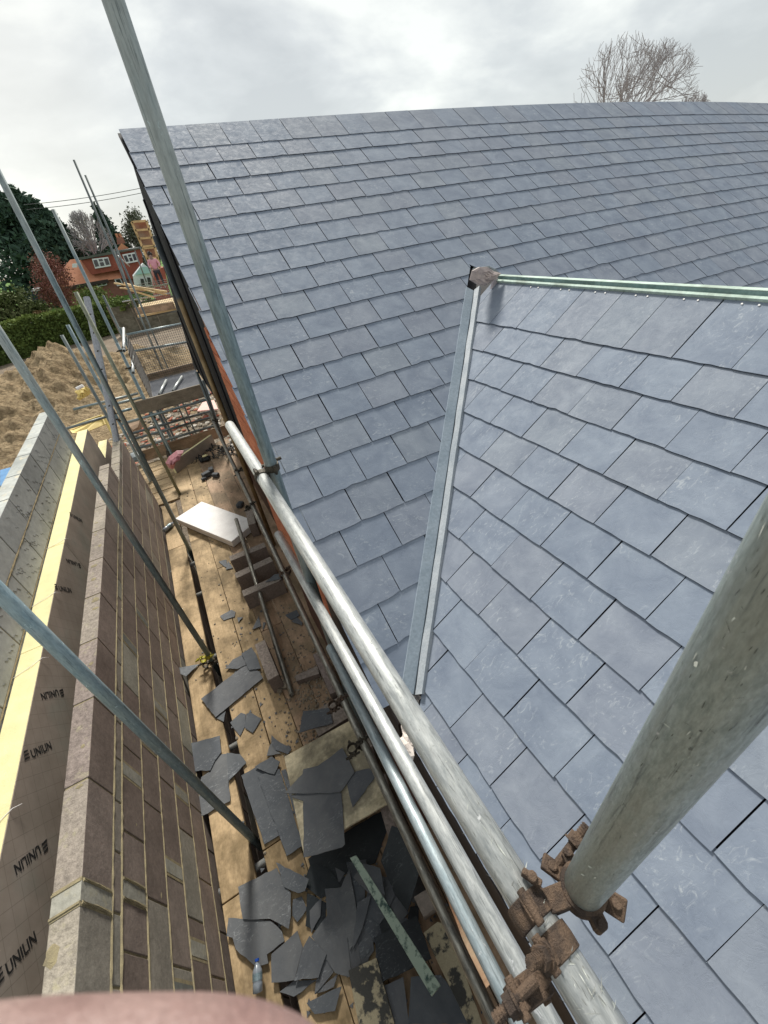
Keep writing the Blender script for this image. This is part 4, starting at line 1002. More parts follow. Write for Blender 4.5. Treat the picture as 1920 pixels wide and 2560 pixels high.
sl('leaf-shaped shard beside the fingertip', R5, [(820, 2030), (1040, 1925), (1000, 2080), (870, 2100)], z0 + .02)
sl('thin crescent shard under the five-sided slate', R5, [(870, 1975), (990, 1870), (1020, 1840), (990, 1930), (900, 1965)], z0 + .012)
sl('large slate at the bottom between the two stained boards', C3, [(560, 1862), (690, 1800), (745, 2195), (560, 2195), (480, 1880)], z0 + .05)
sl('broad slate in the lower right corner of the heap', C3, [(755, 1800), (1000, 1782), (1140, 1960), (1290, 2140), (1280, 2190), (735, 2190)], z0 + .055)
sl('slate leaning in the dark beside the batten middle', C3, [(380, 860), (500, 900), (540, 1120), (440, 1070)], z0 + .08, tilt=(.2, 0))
sl('dark green tile lying under the batten', C3, [(445, 1475), (800, 1290), (925, 1645), (515, 1842)], z0 + .075, M_DARK, th=.012)
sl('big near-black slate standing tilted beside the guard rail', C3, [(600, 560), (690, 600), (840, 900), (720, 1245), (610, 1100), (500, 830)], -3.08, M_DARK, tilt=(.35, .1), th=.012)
sl('near-black slate sheet added to paint in the shadow below the cream board', R5, [(830, 1125), (1060, 960), (1330, 800), (1345, 900), (1250, 1150), (1100, 1200), (950, 1300), (850, 1190)], z0 + .002, M_DARK)  # dark sheet over the deck boards, paints the shade under the board
sl('second dark slate sheet painting in the shadow under the cream board', C3, [(60, 800), (230, 800), (210, 900), (0, 960)], z0 + .004, M_DARK)  # its near-black tone also stands in for shade there
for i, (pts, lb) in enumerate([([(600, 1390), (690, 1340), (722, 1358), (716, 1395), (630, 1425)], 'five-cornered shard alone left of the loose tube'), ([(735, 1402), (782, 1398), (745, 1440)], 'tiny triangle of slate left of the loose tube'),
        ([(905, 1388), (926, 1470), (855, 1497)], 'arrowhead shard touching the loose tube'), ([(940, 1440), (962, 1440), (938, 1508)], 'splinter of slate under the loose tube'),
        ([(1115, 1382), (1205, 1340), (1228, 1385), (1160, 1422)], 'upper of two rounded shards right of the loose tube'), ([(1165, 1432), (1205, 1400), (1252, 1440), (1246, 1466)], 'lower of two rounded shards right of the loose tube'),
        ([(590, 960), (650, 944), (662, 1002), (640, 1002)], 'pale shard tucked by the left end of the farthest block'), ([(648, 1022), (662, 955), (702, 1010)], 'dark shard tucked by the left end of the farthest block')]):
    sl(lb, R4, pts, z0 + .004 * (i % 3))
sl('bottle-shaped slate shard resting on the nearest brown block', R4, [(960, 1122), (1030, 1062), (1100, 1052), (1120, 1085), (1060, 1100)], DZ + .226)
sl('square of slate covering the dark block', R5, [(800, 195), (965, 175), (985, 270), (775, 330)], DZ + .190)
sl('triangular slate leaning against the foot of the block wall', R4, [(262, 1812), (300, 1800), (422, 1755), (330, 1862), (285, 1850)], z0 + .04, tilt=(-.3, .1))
for i in range(46):
    cxp, cyp = 880 + random.gauss(60, 55), 2260 + random.gauss(30, 110)
    a0 = rnd(0, 6.28); n_ = random.choice([3, 4, 4, 5]); sz = rnd(14, 46)
    if cyp > 2550 or cyp < 2170 or cxp < 770: continue
    pts = [(cxp + sz * rnd(.6, 1.2) * math.cos(a0 + 6.28 * k / n_), cyp + sz * rnd(.7, 1.5) * math.sin(a0 + 6.28 * k / n_)) for k in range(n_)]
    flat('slate_piece', 'small splinter of slate mixed into the near heap', 'slate', 'small splinters in the near heap', pts, z0 + rnd(0, .02), M_LOOSE if i % 3 else M_DARK, .006, (rnd(-.08, .08), rnd(-.08, .08)))
mb = MB()
for i in range(420):
    if i % 2: x, y = random.gauss(-.22, .22), random.gauss(.75, .35)
    else: x, y = random.gauss(-.35, .3), rnd(.3, 3.4)
    if x < -.95 or x > .42: continue
    a0 = rnd(0, 6.28); s_ = rnd(.005, .018); hz = DZ + rnd(.002, .006)
    mb.prism([(x + s_ * rnd(.5, 1.3) * math.cos(a0 + 2.1 * k), y + s_ * rnd(.5, 1.3) * math.sin(a0 + 2.1 * k), hz) for k in range(3)], (0, 0, .003), tint=random.random())
link('slate_chips', mb, M_LOOSE, origin=(-.2, 1, DZ), label='tiny slate chips strewn between the broken slates', cat='slate chips', kind='stuff')
# boards and battens on the deck
t = flat('cream_board', 'square cream-coloured board propped on blocks, carrying three slates', 'board', None, [(440 + 680 / 2.514, 1700 + 482 / 2.514), (440 + 1105 / 2.514, 1700 + 248 / 2.514), (440 + 1342 / 2.514, 1700 + 770 / 2.514), (440 + 800 / 2.514, 1700 + 1085 / 2.514)], bz, M_PLY, .018, rough=.0, bev=.001)
block('brown block propping up the cream board from below', (.0, 1.47, DZ + .145), (.44, .215, .28), name='concrete_block')
flat('stained_board', 'black-stained board with mortar splashes at the bottom edge, left of the batten end', 'board', 'stained boards at the lower edge', px(*C3, [(235, 1745), (468, 1640), (520, 1840), (620, 2195), (320, 2195)]), -3.20, M_OFFCUT, .03, rough=0, bev=.002)
flat('stained_board', 'brown speckled board along the guard rails at the bottom edge', 'board', 'stained boards at the lower edge', px(*C3, [(858, 1432), (975, 1340), (1058, 1370), (1180, 1700), (1350, 2195), (1230, 2195)]), -3.15, M_OFFCUT, .03, rough=0, bev=.002)
flat('dark_box', 'dark brown block with a lit top right of the dark green tile', 'block', None, px(*C3, [(778, 1135), (900, 1060), (1000, 1200), (860, 1305)]), -3.10, [M_BLOCK], .1, rough=0, bev=.003)
flat('batten', 'long speckled green batten lying over the slate heap', 'batten', None, px(*C3, [(248, 812), (300, 788), (1000, 1868), (925, 1960)]), -2.94, M_SPECK, .035, rough=0, bev=.002)
flat('timber_offcut', 'rough brown timber with a white peeling edge between the guard rails', 'timber', None, px(*C3, [(965, 905), (985, 900), (1160, 1265), (1270, 1520), (1420, 1850), (1380, 1890), (1180, 1480), (1080, 1220)]), -2.12, wood('rough_red_timber', (.42, .24, .14), (.28, .15, .09), (.5, .42, .3), 40, .5), .03, rough=.002)
flat('paint_peel', 'white peeled strip along the rough brown timber', 'strip', None, px(*C3, [(970, 900), (985, 903), (1165, 1275), (1150, 1270)]), -2.095, M_WHITE, .004, rough=.002)
wb = flat('white_board', 'thick white insulation board lying crosswise on the deck', 'insulation board', None, px(*R4, [(245, 620), (455, 485), (885, 640), (690, 803)]), -3.185, M_WHITE, .10, rough=0, bev=.006)
# foam strip standing on edge at the far end
t = thing('foam_offcut', (-.1, 7.6, DZ), 'foam strip standing on edge at the far deck end, yellow top and brown side', 'insulation board')
a = onz(429, 1157, -3.08); b = onz(529, 1087, -3.08); a.y -= .0; dr = (b - a); nr = Vector((dr.y, -dr.x, 0)).normalized()
mb = MB(); mb.prism([a, a + nr * .004, b + nr * .004, b], (0, 0, -.22)); link('foil_side', mb, M_FOIL, t)
mb = MB(); mb.prism([a - nr * .045, a - nr * .001, b - nr * .001, b - nr * .045], (0, 0, -.22)); link('foam_core', mb, M_FOAM, t)
# stone lumps, rubble and dust
def rubble(name, label, cat, c, n_, spread, r, mat, group=None, stuff=False, seed=0, sq=(1, 1, .6)):
    mb_ = MB()
    for i in range(n_): lump(mb_, (c[0] + random.gauss(0, spread), c[1] + random.gauss(0, spread), c[2] + r * .4), r * rnd(.5, 1.15), seed + i, sq, 1)
    return link(name, mb_, mat, label=label, cat=cat, group=group, kind='stuff' if stuff else None)
p = onz(712, 1722, DZ); rubble('mortar_lump', 'grey mortar lumps at the foot of the loose tube', 'mortar lump', p, 3, .035, .05, M_STONE, seed=3)
mb = MB()
for i in range(900):
    if i % 3: x, y = random.gauss(-.02, .13), random.gauss(2.0, .38)
    else: x, y = rnd(-.7, .4), rnd(.4, 7)
    lump(mb, (x, y, DZ + .003), rnd(.003, .014), i, (1, 1, .7), 1)
link('mortar_crumbs', mb, M_STONE, origin=(0, 2, DZ), label='mortar crumbs and dust scattered over the deck boards', cat='crumbs', kind='stuff')
for i, (a, b, s_, lb) in enumerate([(500, 290, .10, 'largest of the dark grey stone bits far along the deck'), (535, 250, .085, 'uppermost of the dark grey stone bits far along the deck'), (572, 290, .08, 'right one of the dark grey stone bits far along the deck'), (478, 318, .06, 'nearest of the dark grey stone bits far along the deck')]):
    q = onz(360 + a / 3.16, 1100 + b / 3.16, DZ); mb = MB(); mb.box((0, 0, 0), (s_ * 1.5, s_, s_ * .9)); link('stone_bit', mb, M_GREYR, origin=(q.x, q.y, DZ + s_ * .45), rot=Quaternion((0, 0, 1), .4 + i), label=lb, cat='stone', group='dark grey stone bits', bevel=.015)
q = onz(360 + 765 / 3.16, 1100 + 525 / 3.16, DZ); mb = MB(); mb.box((0, 0, 0), (.12, .09, .07)); link('stone_bit', mb, M_GREYR, origin=(q.x, q.y, DZ + .035), rot=Quaternion((0, 0, 1), .9), label='grey stone bit right beyond the white board', cat='stone', bevel=.02)
# black strap heap
mb = MB(); c0 = onz(550, 1130, DZ)
for i in range(26):
    c1 = c0 + Vector((rnd(-.45, .38), rnd(-.22, .30), 0)); pts = []
    a = rnd(0, 6.28)
    for k in range(9):
        a += rnd(-.9, .9); c1 = c1 + Vector((math.cos(a) * .05, math.sin(a) * .05, 0)); pts.append((c1.x, c1.y, DZ + .015 + .05 * abs(mnoise.noise(Vector((i, k * .5, 0)))) * 2))
    mb.path(pts, .014, 6, flat=.4)
link('strap_heap', mb, M_STRAP, origin=c0, label='tangled heap of black straps by the foam strip at the far end', cat='strap')
q = onz(515, 1152, DZ); mb = MB()
for i in range(6): lump(mb, (q.x + rnd(-.07, .07), q.y + rnd(-.09, .09), DZ + .04), .05, i, (1, 1, .8), 1)
link('litter', mb, M_STRAP, origin=q, label='black scrap with pale bits next to the grey stone bits', cat='scrap')
mb = MB(); lump(mb, (q.x + .02, q.y, DZ + .10), .035, 5, (1.5, 1, .5)); link('litter', mb, M_FOAM, label='pale scrap lying on the black scrap at the far end', cat='scrap')
# bottles, bag, cap
def bottle(label, p, yaw, l=.22, r=.033, cap=M_BLUEC, tilt=0):
    t_ = thing('plastic_bottle', p, label, 'bottle', 'plastic bottles on the deck'); d = Vector((math.cos(yaw) * math.cos(tilt), math.sin(yaw) * math.cos(tilt), math.sin(tilt))); p = Vector(p)
    prof_ = [(0, .6), (.03, 1), (.3, 1), (.33, .93), (.36, 1), (.62, 1), (.68, .95), (.82, .55), (.9, .36), (.96, .36)]
    mb_ = MB(); mb_.path([p + d * l * a_ for a_, _ in prof_], [r * b_ for _, b_ in prof_], 16); link('shell', mb_, M_PLAST, t_, smooth=True)
    mb_ = MB(); mb_.tube(p + d * l * .95, p + d * l * 1.04, r * .45, n=14); link('cap', mb_, cap, t_)
    mb_ = MB(); mb_.path([p + d * l * .38, p + d * l * .6], r * 1.02, 16); link('wrap', mb_, M_GALVP, t_)
q = onz(412, 1332, DZ); bottle('clear bottle at the foot of the block wall beside the bluish upright', (q.x, q.y, DZ + .035), .75)
q = onz(652, 2485, DZ); bottle('small bottle with a blue cap between the fingertip and the slates', (q.x, q.y, DZ + .05), 1.30, .125, .026, tilt=.2)
crumple('plastic_bag', [(x / 5.53 + 260, y / 5.53 + 1000) for x, y in [(850, 880), (900, 800), (1010, 712), (1100, 700), (1080, 760), (985, 830), (965, 950), (900, 945)]], 7.2, M_PINK, None, .12, seed=2, label='crumpled pink plastic bag beside the foam strip end', cat='plastic bag')
q = onz(342, 1146, DZ + .1); mb = MB(); mb.path([q, q + Vector((0, 0, .03)), q + Vector((0, 0, .09)), q + Vector((0, 0, .12))], [.16, .17, .14, .05], 20); link('bucket_lid', mb, M_CAP, label='round grey plastic lid at the far end of the block wall', cat='lid')
# yellow sheets beyond the foam boards
t = thing('yellow_tray', (-2.1, 9.5, -3.4), 'pale yellow plastic sheet with rolled rim and leg beyond the foam boards', 'plastic sheet')
Z1 = ((0, 900), 5.53)
f_ = lambda a, b, y: ony(a / 5.53, 900 + b / 5.53, y)
mb = MB(); mb.prism([f_(950, 950, 9.6), f_(1420, 770, 9.9), f_(1475, 880, 9.7), f_(1180, 1000, 9.4), f_(1000, 1010, 9.3)], (0, .02, -.015)); link('panel', mb, M_YPLAS, t)
mb = MB(); mb.path([f_(945, 940, 9.55), f_(1180, 845, 9.7), f_(1400, 768, 9.85), f_(1440, 790, 9.7), f_(1520, 960, 9.5), f_(1600, 1110, 9.3)], .022, 8); link('rim', mb, M_YPLAS, t)
crumple('yellow_sheet', [(a / 5.53, 900 + b / 5.53) for a, b in [(1030, 440), (1110, 350), (1180, 345), (1240, 400), (1250, 460), (1200, 500), (1100, 550), (1060, 540), (1075, 480)]], 17.5, M_YPLAS, None, .3, seed=6, label='bent yellow plastic sheet lying on the flank of the soil heap', cat='plastic sheet')
mb = MB(); mb.tube(ony(1060 / 5.53, 900 + 400 / 5.53, 17.2), ony(1150 / 5.53, 900 + 355 / 5.53, 17.2), .055, n=12); link('white_roll', mb, M_WHITE, label='white roll on the upper edge of the bent yellow sheet', cat='roll')
mb = MB(); mb.prism([onz(0, 1175, -2.6), onz(26, 1168, -2.6), onz(26, 1200, -2.6), onz(0, 1215, -2.6)], (0, 0, -.02)); mb.box((-4.4, 8.2, -2.61), (2.0, 1.1, .02)); link('blue_sheet', mb, plain('blue_tarp', (.12, .30, .55), (.08, .22, .45), 8, .5), label='blue sheet just showing at the left edge behind the grey blocks', cat='sheet')
# rubble field under the platform
mb = MB(); mb2 = MB(); mb3 = MB()
for i in range(2600):
    x, y = rnd(-7.5, 4.5), rnd(12, 22); s_ = rnd(.03, .13) * (1.5 if random.random() < .12 else 1)
    m_ = random.choice([mb, mb, mb2, mb3]); lump(m_, (x, y, GZ + .02), s_, i, (1, 1, .6), 1)
link('rubble', mb, M_STONE, origin=(0, 16, GZ), label='grey and buff rubble covering the ground under the platform', cat='rubble', kind='stuff')
link('brick_rubble', mb2, plain('red_brick_bits', (.50, .17, .10), (.36, .12, .08), 8, .9), origin=(0, 16, GZ), label='broken red brick scattered under the platform', cat='rubble', kind='stuff')
link('white_rubble', mb3, plain('pale_bits', (.62, .57, .50), (.40, .36, .30), 8, .9), origin=(0, 16, GZ), label='pale plaster bits scattered under the platform', cat='rubble', kind='stuff')
flat('pink_board', 'pink board lying on the rubble beside the platform, left sheet', 'board', 'pink boards on the rubble', [(493, 1027), (508, 1003), (535, 1000), (545, 1022)], -5.6, M_PINKB, .05, rough=0)
flat('pink_board', 'pink board lying on the rubble beside the platform, right sheet', 'board', 'pink boards on the rubble', [(552, 1000), (566, 994), (572, 1010), (556, 1014)], -5.6, M_PINKB, .05, rough=0)
crumple('cardboard_box', [(318, 1062), (350, 1043), (362, 1062), (345, 1085), (322, 1082)], 15, plain('cardboard', (.44, .30, .20), (.34, .23, .15), 5, .85), None, .3, n=3, seed=9, label='brown cardboard piece on the rubble left of the slim upright', cat='cardboard')

# ------------------------------------------------------------------ far scaffold and buildings
F2 = lambda a, b, y: ony(280 + a / 5.82, 520 + b / 5.82, y)
for i, (a, b, y, lb, mt) in enumerate([((240, 1200), (820, 1105), 19, 'upper pale rail of the far scaffold lift', M_GALVY), ((150, 1365), (850, 1235), 19, 'lower pale rail of the far scaffold lift', M_GALV), ((360, 1610), (930, 1505), 18, 'tube under the far timber lift', M_GALVD),
        ((80, 690), (260, 850), 22, 'thin leaning pole before the brick house, left', M_GALV), ((330, 620), (500, 1080), 22, 'grey pole crossing the conservatory, left one', M_GALVD), ((400, 570), (640, 1120), 22, 'grey pole crossing the conservatory, right one', M_GALVD), ((30, 640), (400, 575), 22, 'level tube across the upper windows of the brick house', M_GALVD), ((20, 600), (330, 1500), 19, 'upright of the far scaffold left of the lift', M_GALVD),
        ((60, 640), (420, 1700), 18.6, 'second upright of the far scaffold left of the lift', M_GALVD)]):
    tube(lb, F2(*a, y), F2(*b, y), mt, group='far scaffold tubes', n=10)
p = [F2(365, 1560, 17), F2(930, 1465, 17), F2(880, 1290, 21), F2(370, 1350, 21)]
mb = MB(); mb.prism([Vector((q.x, q.y, -1.75)) for q in p], (0, 0, .05)); link('timber_lift', mb, M_PINE, label='timber floor of the far scaffold lift beside the gable', cat='platform')
mb = MB(); mb.prism([p[0] + Vector((0, -.03, 0)), p[1] + Vector((0, -.03, 0)), p[1] + Vector((0, 0, .0)), p[0]], (0, 0, .22)); link('lift_toe_board', mb, M_BOARDR, label='reddish edge board of the far timber lift', cat='toe board')
t = thing('mesh_guard', (0, 18, -1.7), 'wire mesh guard standing on the far timber lift', 'mesh guard', 'mesh guards of the far lift')
link('wire_grid', grid_mesh((-.2, 18.3, -1.7), (1.3, 0, 0), (0, 0, .8), 22, 14, .006), M_MESH, t)
for i in range(5):
    a = (rnd(0, 200), rnd(1090, 1180)); b = (rnd(500, 900), rnd(1200, 1330)); pa, pb = F2(*a, 18), F2(*b, 17.5)
    mb = MB(); mb.box((0, 0, 0), ((pb - pa).length, .07, .04)); link('loose_timber', mb, M_PINE, origin=(pa + pb) / 2, rot=(pb - pa).to_track_quat('X', 'Z'), label='%s pale timber length slanting across the far scaffold lift' % ['long', 'short', 'thin', 'upper', 'lower'][i], cat='timber', group='pale timbers on the far lift')
# prefabricated timber frames against the red brickwork
def frame_panel(label, quad_, y, nr_, parentn='prefab_timber'):
    c = [F2(*q, y) for q in quad_]                       # tl, tr, br, bl
    t_ = thing(parentn, tuple(sum(c, Vector()) / 4), label, 'timber frame', 'pale timber frames by the gable')
    def bar(a, b, w=.12):
        m_ = MB(); m_.box((a + b) / 2, ((b - a).length, .09, w), (b - a).to_track_quat('X', 'Z').to_matrix()); return m_
    for a, b in ((0, 3), (1, 2)): link('stud', bar(c[a], c[b], .13), M_PINE, t_)
    for k in range(nr_ + 1):
        f = k / nr_; link('rail', bar(c[0].lerp(c[3], f), c[1].lerp(c[2], f), .11), M_PINE, t_)
    mb_ = MB(); mb_.prism([q + Vector((0, .25, 0)) for q in c], (0, .02, 0)); link('backing', mb_, plain('red_clay_backing', (.30, .14, .09), (.42, .33, .25), 1.2, .9), t_)
frame_panel('upper one of two pale timber frames beside the black gable', [(285, 205), (500, 185), (620, 550), (440, 560)], 34, 3)
frame_panel('lower one of two pale timber frames, partly behind a person', [(445, 590), (625, 570), (700, 870), (575, 885)], 34, 2)
mb = MB(); c = [F2(600, 900, 36), F2(760, 860, 36), F2(880, 1420, 36), F2(640, 1330, 36)]; mb.prism(c, (0, 3, 0)); link('brick_wall', mb, plain('far_red_brick', (.38, .13, .09), (.30, .10, .07), 3, .9), label='red brick wall of the next house beyond the timber frames', cat='wall')

# person in pink on the far scaffold (small in the picture)
def skin_fig(name, joints, edges_, mat, parent=None, sub=2, **kw):
    me = bpy.data.meshes.new(name); me.from_pydata([j[0] for j in joints], edges_, []); o = bpy.data.objects.new(name, me); COL.objects.link(o)
    me.materials.append(mat)
    sk = o.modifiers.new('skin', 'SKIN'); sk.use_smooth_shade = True
    ss = o.modifiers.new('sub', 'SUBSURF'); ss.levels = sub; ss.render_levels = sub
    for i, v_ in enumerate(me.skin_vertices[0].data): r_ = joints[i][1]; v_.radius = r_ if isinstance(r_, tuple) else (r_, r_); v_.use_root = (i == 0)
    if parent: o.parent = parent
    tag(o, **kw); return o
pp = F2(640, 900, 30); S = 1.0
M_SKIN = plain('skin', (.36, .25, .225), (.25, .155, .14), 55, .5, bs_=.25, fine=.25)
M_PTOP = plain('pink_fabric', (.80, .42, .50), (.70, .33, .42), 8, .9)
M_TROU = plain('dark_trousers', (.05, .055, .07), (.03, .03, .04), 8, .9)
M_HAIR = plain('dark_hair', (.03, .022, .018), (.015, .012, .01), 20, .6)
fz = pp.z - .95; X0 = pp.x; Yp = 30
J = [((0, 0, .95), (.15, .10)), ((0, 0, 1.15), (.14, .10)), ((0, 0, 1.38), (.17, .11)), ((0, 0, 1.50), (.07, .07)), ((0, -.01, 1.60), (.085, .10)), ((0, -.01, 1.72), (.07, .085)),
     ((-.20, 0, 1.42), .055), ((-.30, -.05, 1.18), .042), ((-.20, -.22, 1.05), .032), ((.20, 0, 1.42), .055), ((.30, -.05, 1.18), .042), ((.18, -.24, 1.08), .032),
     ((-.10, 0, .88), .085), ((-.12, -.02, .48), .06), ((-.12, .02, .08), .045), ((-.12, -.12, .03), .04), ((.10, 0, .88), .085), ((.12, -.05, .48), .06), ((.13, .02, .08), .045), ((.13, -.12, .03), .04)]
E_ = [(0, 1), (1, 2), (2, 3), (3, 4), (4, 5), (2, 6), (6, 7), (7, 8), (2, 9), (9, 10), (10, 11), (0, 12), (12, 13), (13, 14), (14, 15), (0, 16), (16, 17), (17, 18), (18, 19)]
person = thing('person', (X0, Yp, fz), 'person in a pink top with dark hair beside the lower timber frame', 'person')
skin_fig('body', J, E_, M_SKIN, person)
J2 = [((0, 0, .93), (.175, .125)), ((0, 0, 1.15), (.165, .125)), ((0, 0, 1.38), (.19, .13)), ((0, 0, 1.47), (.09, .09)), ((-.20, 0, 1.42), .07), ((-.30, -.05, 1.18), .056), ((-.22, -.19, 1.07), .045), ((.20, 0, 1.42), .07), ((.30, -.05, 1.18), .056), ((.20, -.20, 1.09), .045)]
skin_fig('pink_top', J2, [(0, 1), (1, 2), (2, 3), (2, 4), (4, 5), (5, 6), (2, 7), (7, 8), (8, 9)], M_PTOP, person)
J3 = [((0, 0, .93), (.165, .12)), ((-.10, 0, .86), .10), ((-.12, -.02, .48), .075), ((-.12, .02, .12), .06), ((.10, 0, .86), .10), ((.12, -.05, .48), .075), ((.13, .02, .12), .06)]
skin_fig('trousers', J3, [(0, 1), (1, 2), (2, 3), (0, 4), (4, 5), (5, 6)], M_TROU, person)
mb = MB(); lump(mb, (X0, Yp + .03, fz + 1.72), .125, 3, (.95, 1, 1), 2); link('hair', mb, M_HAIR, person)

# ------------------------------------------------------------------ brick house far away
HY = 95
H = lambda u, v_, y=HY: ony(u, v_, y)
R1 = lambda a, b, y=HY: ony(a / 2.9625, 400 + b / 2.9625, y)
hs = thing('brick_bungalow', (-5, HY, GZ), 'red brick house with orange tiled roof, dormer and white windows beyond the hedge', 'house')
M_TILE = plain('orange_tiles', (.66, .30, .18), (.54, .23, .13), 1.2, .9, stretch=(1, 1, 1)); M_HUNG = plain('red_hung_tiles', (.36, .10, .07), (.28, .08, .055), 1.5, .9)
M_FBRICK = plain('far_brick', (.34, .16, .12), (.26, .12, .09), 2, .9); M_UPVC = plain('white_window_frame', (.82, .84, .86), (.74, .76, .78), 3, .5, bs_=0); M_GLASS = plain('dark_window_glass', (.03, .035, .045), (.02, .022, .03), 3, .1, bs_=0, spec=.8)
M_FELT = plain('grey_felt', (.14, .15, .13), (.09, .10, .09), 3, .9)
eL, eR = R1(340, 960), R1(930, 870); rL, rR = R1(500, 740), R1(1050, 650)
dy = Vector((0, 4.5, 0))
mb = MB(); mb.add([eL, eR, rR + dy, rL + dy, eL + dy * 2, eR + dy * 2], [(0, 1, 2, 3), (0, 3, 4), (5, 4, 3, 2), (1, 5, 2)]); link('roof', mb, M_TILE, hs)
mb = MB(); mb.prism([Vector((eL.x + .6, HY + .5, GZ)), Vector((eR.x + 3.5, HY + .5, GZ)), Vector((eR.x + 3.5, HY + .5, eR.z - .05)), Vector((eL.x + .6, HY + .5, eL.z))], (0, 8, 0)); link('wall', mb, M_FBRICK, hs)
mb = MB(); a, b, c, d = R1(600, 745), R1(850, 690), R1(900, 810), R1(680, 850); mb.prism([d, c, b, a], (0, 4, 0)); link('dormer', mb, M_HUNG, hs)
mb = MB(); a, b, c, d = R1(850, 690), R1(1045, 655), R1(1075, 880), R1(900, 880); mb.prism([d, c, b, a], (0, 4, 0)); link('gable_wing', mb, M_HUNG, hs)
mb = MB(); a, b = R1(585, 742, HY - .4), R1(1055, 655, HY - .4); mb.prism([a, b, b + Vector((0, 0, .35)), a + Vector((0, 0, .35))], (0, 5, 0)); link('dormer_roof', mb, M_FELT, hs)
mb = MB(); mb.add([R1(845, 690), R1(975, 668), R1(900, 615), R1(900, 615) + dy], [(0, 1, 2), (0, 2, 3), (1, 3, 2)]); link('wing_roof', mb, M_TILE, hs)
mb = MB(); a = R1(868, 625, HY + 1); b = R1(928, 615, HY + 1); mb.prism([a, b, R1(910, 570, HY + 1), R1(862, 575, HY + 1)], (0, 1.0, 0)); ch = link('chimney', mb, M_FBRICK, hs)
for s_ in (872, 898):
    p_ = R1(s_, 575, HY + 1.5); mb = MB(); mb.tube(p_, p_ + Vector((0, 0, .6)), .2, n=8); link('chimney_pot', mb, M_TILE, ch)
def window(a, b, c, d, nm=3, parent=None, y=HY - .35):
    """tl, tr, br, bl in the magnified crop"""
    P = [R1(*q, y) for q in (a, b, c, d)]
    mb_ = MB(); mb_.prism([P[3], P[2], P[1], P[0]], (0, .3, 0)); w_ = link('window', mb_, M_UPVC, parent)
    for i in range(nm):
        f0, f1 = (i + .16) / nm, (i + .86) / nm
        q = [P[0].lerp(P[1], f0), P[0].lerp(P[1], f1), P[3].lerp(P[2], f1), P[3].lerp(P[2], f0)]
        tt, bb_ = (.14, .82)
        if nm == 3 and i == 1:
            for (t0_, t1_) in ((.12, .35), (.46, .84)):
                m_ = MB(); m_.prism([q[0].lerp(q[3], t1_), q[1].lerp(q[2], t1_), q[1].lerp(q[2], t0_), q[0].lerp(q[3], t0_)], (0, -.06, 0)); link('pane', m_, M_GLASS, w_)
        else:
            m_ = MB(); m_.prism([q[0].lerp(q[3], bb_), q[1].lerp(q[2], bb_), q[1].lerp(q[2], tt), q[0].lerp(q[3], tt)], (0, -.06, 0)); link('pane', m_, M_GLASS, w_)
window((680, 732), (800, 718), (822, 785), (705, 805), 3, hs)
window((905, 700), (1000, 683), (1022, 752), (935, 768), 3, hs)
window((708, 905), (780, 893), (795, 925), (722, 940), 2, hs, HY + .1)
window((845, 880), (890, 873), (915, 925), (868, 935), 1, hs, HY + .1)
mb = MB(); P = [R1(535, 768), R1(572, 765), R1(572, 795), R1(535, 798)]; mb.prism([P[3], P[2], P[1], P[0]], (0, .2, 0)); w = link('roof_window', mb, M_UPVC, hs)
mb = MB(); mb.box((eL.x + 5, HY - .1, eL.z - .3), (9, .6, .5)); link('fascia', mb, M_FASC, hs)
t = thing('conservatory', (2, 88, GZ), 'white conservatory with pale blue glass roof against the brick house', 'conservatory')
mb = MB(); q = [R1(1000, 940, 88), R1(1160, 930, 88), R1(1150, 840, 88), R1(1060, 765, 88), R1(985, 860, 88)]; mb.prism(q, (0, 5, 0)); link('frame', mb, M_UPVC, t)
mb = MB(); mb.prism([R1(1000, 850, 87.6), R1(1140, 835, 87.6), R1(1085, 790, 87.6), R1(1035, 795, 87.6)], (0, .2, 0)); link('glass_roof', mb, plain('pale_blue_glass', (.45, .66, .68), (.4, .6, .62), 2, .2), t)
for a_ in ((1050, 880, 1075, 930), (1100, 870, 1125, 925)):
    mb = MB(); mb.prism([R1(a_[0], a_[3], 87.5), R1(a_[2], a_[3], 87.5), R1(a_[2] - 12, a_[1], 87.5), R1(a_[0] - 12, a_[1], 87.5)], (0, .2, 0)); link('pane', mb, M_GLASS, t)
mb = MB(); P = [R1(165, 985, 84), R1(400, 945, 84), R1(420, 1060, 84), R1(200, 1060, 84)]; mb.prism([P[3], P[2], P[1], P[0]], (0, 3, 0)); ct = link('dark_shed', mb, plain('dark_blue_shed', (.02, .045, .06), (.015, .03, .04), 2, .7), label='dark blue-black shed in front of the brick house, left side', cat='shed')
mb = MB(); P = [R1(235, 955, 83), R1(330, 945, 83), R1(320, 965, 83), R1(250, 975, 83)]; mb.prism([P[3], P[2], P[1], P[0]], (0, 1.5, 0)); link('white_sheet', mb, M_UPVC, label='white sheet on top of the dark shed', cat='sheet')

